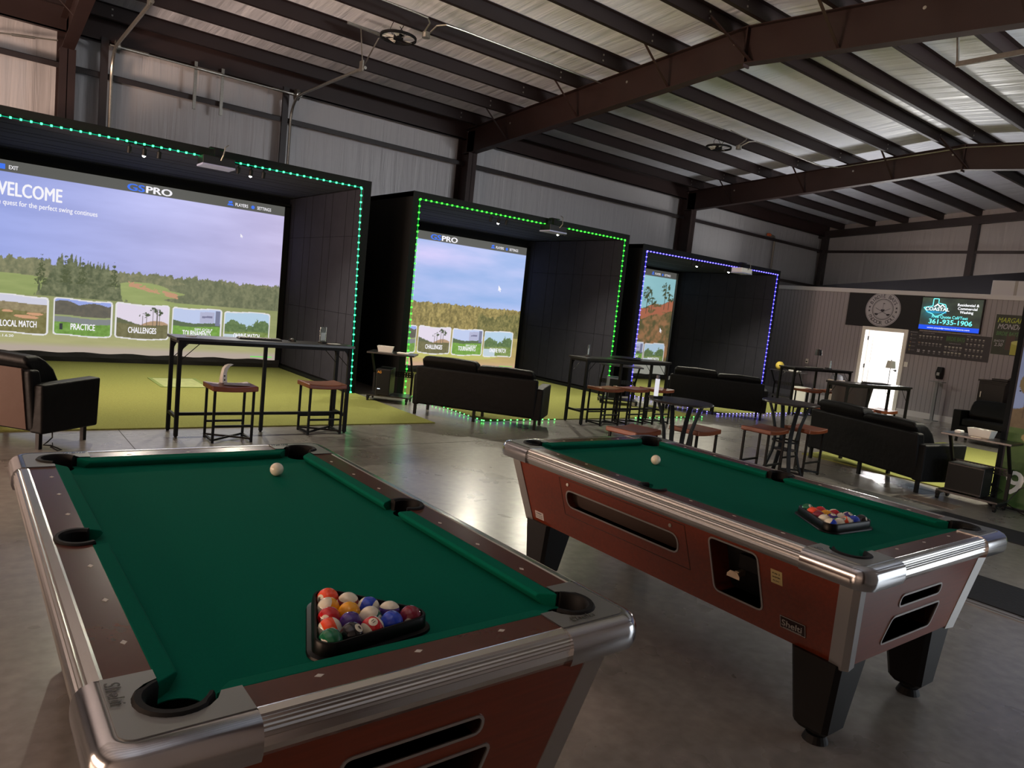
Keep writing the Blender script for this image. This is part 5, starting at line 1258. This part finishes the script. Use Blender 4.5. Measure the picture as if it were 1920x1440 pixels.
o = MB().box(-0.11, 0.11, -0.08, 0.08, 0, 0.003).obj('paper_sheet', mat('tan_paper', (170, 150, 130), 0.6)); o.location = (8.68, 2.92, 0.74); o.rotation_euler = (0, 0, 0.1); tag(o, 'tan paper sheet on the cart beside the mural wall', 'paper')
q = thing('loose_cable', 'black cable looping down the mural wall to the floor', 'cable', (8.93, 2.45, 0))
MB().tube([(0.06, -0.12, 0.95), (0.04, 0.02, 0.62), (0.03, -0.10, 0.42), (0, 0.12, 0.25), (-0.05, 0.20, 0.08), (-0.12, 0.02, 0.015), (-0.2, -0.15, 0.012)], 0.006, 6).obj('cable', BLACKP, q)
q = thing('loose_cable', 'tangle of cables behind the computer tower by the mural wall', 'cable', (8.95, 2.82, 0))
for k in range(5):
    MB().tube([(0.02, 0.12-0.03*k, 0.40), (0.04, 0.06+0.02*k, 0.30), (0.0, 0.02-0.03*k, 0.18), (-0.03, 0.06, 0.06), (-0.1+0.04*k, -0.05, 0.012), (-0.16, -0.1-0.02*k, 0.01)], 0.005, 6).obj('cable', BLACKP, q)
q = thing('phone_cord', 'short black cord hanging under the sofa at the left edge', 'cord', (0.62, 7.02, 0))
MB().tube([(0.02, 0.1, 0.17), (0.02, 0.08, 0.10), (-0.02, 0.02, 0.075), (-0.05, 0.0, 0.055), (0.0, 0.0, 0.05), (0.05, -0.02, 0.03), (0.08, -0.03, 0.015), (0.05, -0.04, 0.012), (0.0, -0.01, 0.04)], 0.006, 6).tube([(0.02, 0.06, 0.06), (0.02, 0.03, 0.012), (0.03, 0.02, 0.008)], 0.004, 6).obj('cord', BLACKP, q)
cart('pale topped rolling cart left of the far bar table, by the grey wall', (16.35, 9.95), -math.radians(80), W=0.75, D=0.45, H=0.74)
o = MB().sphere((0, 0, 0.1), 0.1, 20, 14).obj('yellow_ball', mat('yellow_rubber_ball', (228, 205, 90), 0.5)); o.data.polygons.foreach_set('use_smooth', [True]*len(o.data.polygons)); o.location = (16.3, 10.15, 0.74); tag(o, 'pale yellow ball on the cart by the grey wall', 'ball')
o = MB().box(-0.15, 0.15, -0.06, 0.06, 0, 0.03).obj('white_router', WHITE, bevel=0.008); o.location = (16.35, 9.75, 0.741); o.rotation_euler = (0, 0, 1.4); tag(o, 'white flat device on the cart beside the yellow ball', 'device')
o = MB().box(-0.12, 0.12, -0.16, 0.16, 0.0, 0.40).obj('white_cabinet', WHITE, bevel=0.01); o.location = (16.3, 9.45, 0.0); tag(o, 'white upright box on the floor between far cart and far bar table', 'box')
t = thing('water_dispenser', 'rounded beige dispenser standing against the grey wall left of the door', 'dispenser', (17.70, 9.38, 0), -PI/2)
MB().box(-0.16, 0.16, -0.16, 0.16, 0, 0.62).obj('body', mat('beige_plastic', (205, 190, 172), 0.45), t, bevel=0.03, seg=3)
MB().lathe([(0.15, 0.60), (0.15, 0.66), (0.13, 0.72), (0.08, 0.75), (0.0005, 0.76)], 24).obj('domed_lid', mat('grey_lid', (120, 120, 128), 0.5), t, smooth=True)
MB().box(-0.08, 0.08, -0.172, -0.158, 0.38, 0.50).obj('tap_recess', BLACKP, t)

# ================================================================== OFFICE WALL ITEMS (wall plane x = 18, seen from -x)
RW, UW = (0, -1, 0), (0, 0, 1)      # reading direction on the office wall
WX = OX-0.004
t = thing('wall_banner', 'black banner with a round white golf club emblem above the bright door', 'banner', (WX, 8.62, 2.48))
MB().box(-0.012, 0.0, -0.90, 0.91, -0.45, 0.44).obj('cloth', BANNER, t)
LGR = mat('pale_banner_print', (172, 170, 180), 0.6); DGR = mat('dark_banner_print', (44, 42, 54), 0.6)
def flat(poly, d, dd=0.001): return MB().prism(poly, 0, dd, lambda a, b_, c: (-d-c, -a, b_))
CC = (-0.02, 0.0)
def circ(r, n=48): return [(CC[0]+r*math.cos(2*PI*k/n), CC[1]+r*math.sin(2*PI*k/n)) for k in range(n)]
flat(circ(0.425), 0.012).obj('emblem_disc', LGR, t)
def annulus(r0, r1, d):
    n = 48; q = MB(); vs = []; fs = []
    for k in range(n):
        a = 2*PI*k/n
        for r in (r0, r1): vs.append((-d, -(CC[0]+r*math.cos(a)), CC[1]+r*math.sin(a)))
    for k in range(n): j = (k+1) % n; fs.append((2*k, 2*k+1, 2*j+1, 2*j))
    return q.add(vs, fs)
annulus(0.405, 0.412, 0.0145).obj('emblem_ring', DGR, t); annulus(0.245, 0.258, 0.0145).obj('emblem_ring', DGR, t); annulus(0.225, 0.230, 0.0145).obj('emblem_ring', DGR, t)
def ring_text(s_, r, a0, a1, h, flip=False):
    n = len(s_)
    for i, ch in enumerate(s_):
        if ch == ' ': continue
        a = math.radians(a0+(a1-a0)*i/(n-1)); ca, sa = math.cos(a), math.sin(a)
        cx, cy = CC[0]+r*ca, CC[1]+r*sa
        ux, uy = (ca, sa) if not flip else (-ca, -sa)
        rx, ry = (uy, -ux)
        text('emblem_letter', ch, DGR, t, (-0.0145, -(cx-ux*h/2), cy-uy*h/2), (0, -rx, ry), (0, -ux, uy), h, None, 0.006, 'CENTER', 0.0005)
ring_text('BIRDIE BAYS', 0.33, 152, 28, 0.085); ring_text('INDOOR GOLF', 0.33, 208, 332, 0.085, True)
for a in (172, 188, 8, -8):
    a = math.radians(a); c0 = (CC[0]+0.33*math.cos(a), CC[1]+0.33*math.sin(a))
    flat([(c0[0]+(0.034 if k % 2 == 0 else 0.015)*math.cos(PI/2+k*PI/5), c0[1]+(0.034 if k % 2 == 0 else 0.015)*math.sin(PI/2+k*PI/5)) for k in range(10)], 0.0142).obj('emblem_star', DGR, t)
def stroke(p, q_, w_):
    p = Vector(p); q_ = Vector(q_); e = (q_-p).normalized(); nn = Vector((-e.y, e.x))*w_/2
    return [tuple(p+nn), tuple(q_+nn), tuple(q_-nn), tuple(p-nn)]
flat(stroke((-0.20, 0.03), (0.10, -0.12), 0.010), 0.0142).obj('emblem_club', DGR, t); flat(stroke((0.16, 0.03), (-0.14, -0.12), 0.010), 0.0142).obj('emblem_club', DGR, t)
flat([(0.08, -0.105), (0.16, -0.10), (0.165, -0.13), (0.12, -0.155), (0.085, -0.14)], 0.0142).obj('emblem_club_head', DGR, t); flat([(-0.12, -0.105), (-0.20, -0.10), (-0.205, -0.13), (-0.16, -0.155), (-0.125, -0.14)], 0.0142).obj('emblem_club_head', DGR, t)
flat(stroke((-0.02, 0.0), (-0.02, 0.16), 0.006), 0.0142).obj('emblem_flag_pole', DGR, t); flat([(-0.02, 0.16), (0.03, 0.145), (-0.02, 0.13)], 0.0142).obj('emblem_flag', DGR, t)
flat([(-0.07, 0.0), (0.03, 0.0), (0.02, -0.035), (-0.005, -0.055), (-0.035, -0.055), (-0.06, -0.035)], 0.0142).obj('emblem_cup', DGR, t)

# television
t = thing('wall_television', 'lit wall television showing a blue advertisement with a phone number', 'television', (WX, 7.085, 2.455))
TVW, TVH = 1.28, 0.74
MB().box(-0.06, -0.002, -TVW/2-0.02, TVW/2+0.02, -TVH/2-0.02, TVH/2+0.02).obj('case', BLACKP, t, bevel=0.005)
nx, nz = 128, 76
X, Z = np.meshgrid(np.linspace(0, 1, nx), np.linspace(0, 1, nz)); img = np.zeros((nz, nx, 3))
n = vnoise(nz, nx, 14, 20, 4, 8)[..., None]; img[:] = C(20, 28, 32)*(1-n)+C(70, 82, 62)*n*1.0
img += np.exp(-((X-0.2)**2/0.03+(Z-0.55)**2/0.06))[..., None]*C(0, 70, 90)
m_ = Z < 0.135; img[m_] = C(8, 80, 240)
printed('tv_picture', img, (-0.0615, TVW/2, -TVH/2), RW, UW, TVW, TVH, print_mat('tv_ink', 1.0), t)
CY = glow('tv_cyan', (120, 246, 248), 1.4); WG = glow('tv_white', (250, 252, 255), 1.3); TVB = glow('tv_azure', (40, 160, 235), 1.2)
def tvt(s_, x, z, h, wd, m, bold=0.02, al='LEFT'): return text('tv_lettering', s_, m, t, (-0.063, TVW/2-x*TVW, -TVH/2+z*TVH), RW, UW, h, wd, bold, al, 0.0005)
tvt('Residential &', 0.60, 0.78, 0.058, 0.44, WG); tvt('Commercial', 0.61, 0.67, 0.058, 0.40, WG); tvt('Washing', 0.65, 0.56, 0.058, 0.28, WG)
tvt('Free Quote Call/Text', 0.50, 0.375, 0.066, 0.76, CY, 0.008, 'CENTER'); tvt('361-935-1906', 0.52, 0.195, 0.105, 0.92, CY, 0.02, 'CENTER')
tvt('www.coastalpressuresolutions.com', 0.5, 0.045, 0.034, 0.90, WG, 0.0, 'CENTER'); tvt('COASTAL', 0.07, 0.60, 0.075, 0.52, WG, 0.03); tvt('PRESSURE SOLUTIONS', 0.09, 0.53, 0.036, 0.44, TVB, 0.02)
def tvp(pts, m, nm, d=0.0625):
    return MB().prism([(TVW/2-x*TVW, -TVH/2+z*TVH) for x, z in pts], 0, 0.0006, lambda a, b_, c: (-d-c, a, b_)).obj(nm, m, t)
out = [(0.19, 0.97), (0.28, 0.97), (0.28, 0.84), (0.40, 0.80), (0.44, 0.62), (0.38, 0.52), (0.30, 0.44), (0.25, 0.42), (0.20, 0.50), (0.12, 0.54), (0.04, 0.68), (0.19, 0.74)]
for a, b_ in zip(out, out[1:]+out[:1]):
    e = Vector((b_[0]-a[0], b_[1]-a[1])); nn = Vector((-e.y, e.x)).normalized()*0.007; tvp([(a[0]+nn.x, a[1]+nn.y*1.7), (b_[0]+nn.x, b_[1]+nn.y*1.7), (b_[0]-nn.x, b_[1]-nn.y*1.7), (a[0]-nn.x, a[1]-nn.y*1.7)], CY, 'state_outline')
tvp([(0.20, 0.72), (0.27, 0.83), (0.33, 0.72), (0.30, 0.72), (0.27, 0.78), (0.23, 0.72)], WG, 'roof_mark'); tvp([(0.30, 0.72), (0.35, 0.81), (0.41, 0.72), (0.38, 0.72), (0.35, 0.77), (0.33, 0.72)], WG, 'roof_mark')

# drinks menu board (flat print)
def board(name, label, cat, y0, z0, W, H, img, m):
    t = thing(name, label, cat, (WX, y0, z0)); MB().box(-0.006, 0, -W, 0, 0, H).obj('sheet', BANNER, t)
    printed('print', img, (-0.0068, 0, 0), RW, UW, W, H, m, t); return t
PAPER = print_mat('menu_ink', 0.0, 0.5)
W_, H_ = 1.76, 0.565; nx, nz = 260, 84
X, Z = np.meshgrid(np.linspace(0, W_, nx), np.linspace(0, H_, nz)); img = np.zeros((nz, nx, 3)); img[:] = C(38, 36, 46)
rg = np.random.RandomState(3)
def cup(cx, cz, s=0.034, col=(190, 188, 182)):
    m_ = (np.abs(X-cx) < s*0.5-(cz+s*0.5-Z)*0.12) & (Z < cz+s*0.5) & (Z > cz-s*0.5); img[m_] = C(*col)*0.55
    m_ = (np.abs(X-cx) < s*0.55) & (Z < cz+s*0.5) & (Z > cz+s*0.1); img[m_] = C(*col)
    m_ = (np.abs(X-cx) < s*0.5) & (Z < cz-s*0.6) & (Z > cz-s*1.25); img[m_] = C(92, 88, 96)
for r in range(5):
    cup(0.07, 0.47-r*0.09, 0.03, [(150, 140, 130), (140, 140, 140), (176, 140, 110), (200, 190, 110), (176, 150, 90)][r]); m_ = (X > 0.10) & (X < 0.19) & (np.abs(Z-(0.47-r*0.09)) < 0.012); img[m_] = C(84, 82, 90)
for r, z in enumerate((0.44, 0.28)):
    for k in range(7): cup(0.27+k*0.078, z+0.01, 0.042, (150, 120, 110) if r and k == 0 else (176, 174, 172))
for k in range(4): cup(0.40+k*0.115, 0.11, 0.040, (170, 170, 176))
m_ = (X > 0.25) & (X < 0.31) & (Z > 0.07) & (Z < 0.14) & (rg.rand(nz, nx) > 0.4); img[m_] = C(170, 168, 176)
for r, z in enumerate((0.25, 0.12)):
    for k in range(5): cup(0.86+k*0.078, z, 0.046, (186, 184, 176))
for r, z in enumerate((0.47, 0.36, 0.24, 0.11)):
    for k in range(5): cup(1.29+k*0.080, z, 0.036, (196, 194, 188))
m_ = (X > 0.84) & (X < 1.24) & (Z > 0.37) & (Z < 0.52); img[m_] = C(46, 58, 48)
tm = board('menu_board', 'wide dark drinks menu board with rows of cups under the television', 'menu', 7.945, 1.465, W_, H_, img, PAPER)
GP = mat('green_print', (78, 124, 74), 0.6)
text('print_lettering', 'BIRDIE BAYS', GP, tm, (-0.0075, -0.85, 0.405), RW, UW, 0.09, 0.38, 0.006)
for s_, x, z, wd in (('BEER BUCKETS', 0.04, 0.525, 0.16), ('DOMESTIC BEERS', 0.32, 0.525, 0.26), ('PREMIUM SHOTS', 0.92, 0.335, 0.24), ('WINE', 1.27, 0.525, 0.08), ('COCKTAILS', 0.95, 0.175, 0.16)):
    text('print_lettering', s_, LGR, tm, (-0.0075, -x, z), RW, UW, 0.016, wd, 0.01)
# margarita poster
W_, H_ = 0.84, 0.87; nx, nz = 120, 124
X, Z = np.meshgrid(np.linspace(0, W_, nx), np.linspace(0, H_, nz)); img = np.zeros((nz, nx, 3)); n = vnoise(nz, nx, 20, 20, 4, 12)[..., None]
img[:] = C(26, 32, 28)*(1-n)+C(44, 62, 42)*n
m_ = (X > 0.26) & (X < 0.42) & (Z > 0.12) & (Z < 0.46); img[m_] = C(64, 44, 40)
m_ = (X > 0.36) & (X < 0.70) & (Z > 0.02) & (Z < 0.28); img[m_] = C(168, 166, 64); m_ = ((X-0.53)/0.17)**2+((Z-0.28)/0.05)**2 < 1; img[m_] = C(196, 196, 110)
tm = board('cocktail_poster', 'dark green poster lettered margarita Monday, at the right of the menu board', 'poster', 6.17, 1.67, W_, H_, img, PAPER)
YP = mat('lime_print', (168, 184, 60), 0.6)
text('print_lettering', 'MARGARITA', YP, tm, (-0.0075, -0.04, 0.70), RW, UW, 0.105, 0.66, 0.015, shear=0.25); text('print_lettering', 'MONDAY', LGR, tm, (-0.0075, -0.06, 0.56), RW, UW, 0.11, 0.56, 0.015, shear=0.25)
text('print_lettering', 'BIRDIE BAYS', GP, tm, (-0.0075, -0.05, 0.42), RW, UW, 0.085, 0.42, 0.02, shear=0.2); text('print_lettering', 'SHOTS', LGR, tm, (-0.0075, -0.03, 0.27), RW, UW, 0.05, 0.20, 0.012, shear=0.2)
text('print_lettering', '2.50', LGR, tm, (-0.0075, -0.05, 0.18), RW, UW, 0.07, 0.16, 0.015, shear=0.2); text('print_lettering', '2.50', LGR, tm, (-0.0075, -0.52, 0.32), RW, UW, 0.08, 0.18, 0.015, shear=0.2)
# switch, outlet, dispenser and stand
o = MB().box(-0.008, 0, -0.04, 0.04, -0.06, 0.06).obj('light_switch', WHITE, bevel=0.002); o.location = (WX+0.004, 7.90, 1.21); tag(o, 'white light switch plate on the grey wall right of the door', 'switch'); MB().box(-0.014, -0.008, -0.01, 0.01, -0.02, 0.02).obj('rocker', WHITE, o)
o = MB().box(-0.008, 0, -0.04, 0.04, -0.06, 0.06).obj('wall_outlet', WHITE, bevel=0.002); o.location = (WX+0.004, 10.43, 0.98); tag(o, 'white wall outlet on the grey wall left of the black lamp', 'outlet'); MB().box(-0.03, -0.008, -0.018, 0.018, -0.03, 0.0).obj('plug', BLACKP, o)
t = thing('soap_dispenser', 'black rounded dispenser mounted on the grey wall over the slim stand', 'dispenser', (WX, 7.10, 1.10))
MB().loft([[(0, -0.07, -0.14), (0, 0.07, -0.14), (-0.10, 0.055, -0.13), (-0.10, -0.055, -0.13)], [(0, -0.08, 0.0), (0, 0.08, 0.0), (-0.14, 0.065, 0.0), (-0.14, -0.065, 0.0)], [(0, -0.075, 0.14), (0, 0.075, 0.14), (-0.08, 0.06, 0.15), (-0.08, -0.06, 0.15)]]).obj('body', BLACKP, t, bevel=0.015)
MB().box(-0.145, -0.13, -0.03, 0.03, -0.05, 0.02).obj('window', mat('grey_window', (150, 152, 150), 0.3), t)
t = thing('slim_stand', 'slim grey stand with a small shelf against the grey wall', 'stand', (17.80, 7.06, 0))
GP2 = mat('grey_painted_metal', (120, 122, 126), 0.5)
MB().box(-0.025, 0.025, -0.03, 0.03, 0.01, 0.90).obj('post', GP2, t); MB().box(-0.10, 0.12, -0.14, 0.16, 0.90, 0.915).obj('shelf', GP2, t); MB().box(-0.10, 0.10, -0.12, 0.12, 0, 0.012).obj('base', GP2, t)
# dark cabinet with a printer on top
t = thing('dark_cabinet', 'tall dark cabinet behind the leather sofa at the right', 'cabinet', (17.4, 5.72, 0))
MB().box(-0.3, 0.3, -0.25, 0.25, 0, 1.08).obj('carcass', LEGB, t, bevel=0.006)
MB().box(-0.32, 0.32, -0.27, 0.27, 1.08, 1.11).obj('top', LEGB, t)
for z in (0.05, 0.56):
    d = MB().box(-0.318, -0.30, -0.24, 0.24, z, z+0.48).obj('door', LEGB, t, bevel=0.003); MB().box(-0.335, -0.318, 0.17, 0.19, z+0.18, z+0.30).obj('handle', GALV, d)
t = thing('label_printer', 'black machine with an angled arm on top of the dark cabinet', 'printer', (17.35, 5.62, 1.11))
MB().box(-0.2, 0.2, -0.15, 0.15, 0, 0.05).obj('body', BLACKP, t, bevel=0.01); MB().bar((0, -0.1, 0.05), (0, -0.22, 0.16), 0.03).obj('arm', BLACKP, t)

# ------------------------------------------------------------------ mural (flat print on the outer wall of the fourth bay)
W_, H_ = 3.3, 3.1; nx, nz = 330, 310
X, Z = np.meshgrid(np.linspace(0, W_, nx), np.linspace(0.03, H_, nz)); img = np.zeros((nz, nx, 3))
f = (Z/H_)[..., None]; img[:] = C(140, 168, 214)*(1-f)+C(116, 140, 200)*f
n = vnoise(nz, nx, 8, 8, 5, 31)[..., None]; img += (vnoise(nz, nx, 25, 60, 3, 2)[..., None]-0.5)*0.06
m_ = Z < 1.06+0.05*np.sin(X*5)+0.04*n[..., 0]; img[m_] = (C(104, 88, 62)*(1-n)+C(142, 124, 92)*n)[m_]
m_ = Z < 0.86+0.03*np.sin(X*3+1); img[m_] = (C(66, 104, 42)*(1-n)+C(96, 132, 58)*n)[m_]
m_ = Z < 0.50+0.05*np.sin(X*4); img[m_] = (C(48, 84, 30)*(1-n)+C(84, 118, 46)*n)[m_]
m_ = (((X-0.50)/0.38)**2+((Z-0.80)/0.10)**2 < 1); img[m_] = C(196, 176, 112)
m_ = (((X-2.0)/0.5)**2+((Z-0.62)/0.10)**2 < 1); img[m_] = C(196, 176, 112)
for (tx_, h_) in ((0.10, 1.42), (0.62, 1.48), (0.95, 1.38), (1.7, 1.5), (2.5, 1.45)):
    m_ = (np.abs(X-tx_) < 0.008) & (Z > 1.0) & (Z < h_-0.05); img[m_] = C(96, 80, 60)
    m_ = (((X-tx_)/0.075)**2+((Z-h_+0.05)/0.11)**2 < 1) & (n[..., 0] > 0.3); img[m_] = C(112, 104, 72)
t = thing('golf_mural', 'large printed golf course mural with sky, palms and a white numeral at the right edge', 'mural', (8.997, 2.80, 0))
MB().box(0.0, 0.012, -W_, 0, 0.02, H_).obj('sheet', BANNER, t)
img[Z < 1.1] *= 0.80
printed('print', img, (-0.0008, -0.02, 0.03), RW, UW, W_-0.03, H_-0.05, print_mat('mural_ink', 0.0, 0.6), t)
text('print_lettering', '9', mat('white_print', (214, 214, 206), 0.6), t, (-0.0016, -0.07, 0.17), RW, UW, 0.25, 0.17, 0.02)
text('print_lettering', '18', MATS['white_print'], t, (-0.0016, -1.2, 0.17), RW, UW, 0.25, 0.30, 0.02)
for (y, z) in ((-0.10, 1.40), (-0.06, 1.28)): MB().cyl((-0.004, y, z), (0.0, y, z), 0.008, 8).obj('screw_head', BLACK, t)

# ------------------------------------------------------------------ rubber runners on the floor behind the second table
RUN = mat('ribbed_black_runner', (24, 24, 25), 0.7, bump=0.3, bscale=80)
o = MB().box(7.40, 7.95, -0.5, 3.78, 0, 0.008).obj('rubber_runner', RUN); tag(o, 'long black rubber runner behind the far rail of the second pool table', 'runner')
o = MB().box(5.36, 5.99, -0.5, 1.95, 0, 0.008).obj('rubber_runner', RUN); tag(o, 'black rubber runner on the floor at the right, past the end of the table', 'runner')
t = thing('floor_track', 'two thin pale metal strips on the floor beside the black runner, right edge', 'track', (5.27, 0.8, 0))
MB().box(-0.03, -0.01, -1.2, 1.15, 0, 0.006).obj('strip', TRIMA, t); MB().box(0.02, 0.04, -1.2, 1.15, 0, 0.006).obj('strip', TRIMA, t)
o = MB().box(8.18, 8.45, 2.9, 3.42, 0, 0.002).obj('floor_strip', mat('smooth_tan_strip', (132, 116, 104), 0.25)); tag(o, 'thin tan strip on the floor in front of the cart by the mural', 'plate')  # thin smooth tan rectangle laid on the concrete
# plain dark block filling the gap between the first two bays
o = MB().box(5.02, 5.58, 12.0, 13.3, 0.0, 2.55).obj('gap_block', BAYBLK, bevel=0.01); tag(o, 'dark locker filling the gap between the first two golf bays', 'block')
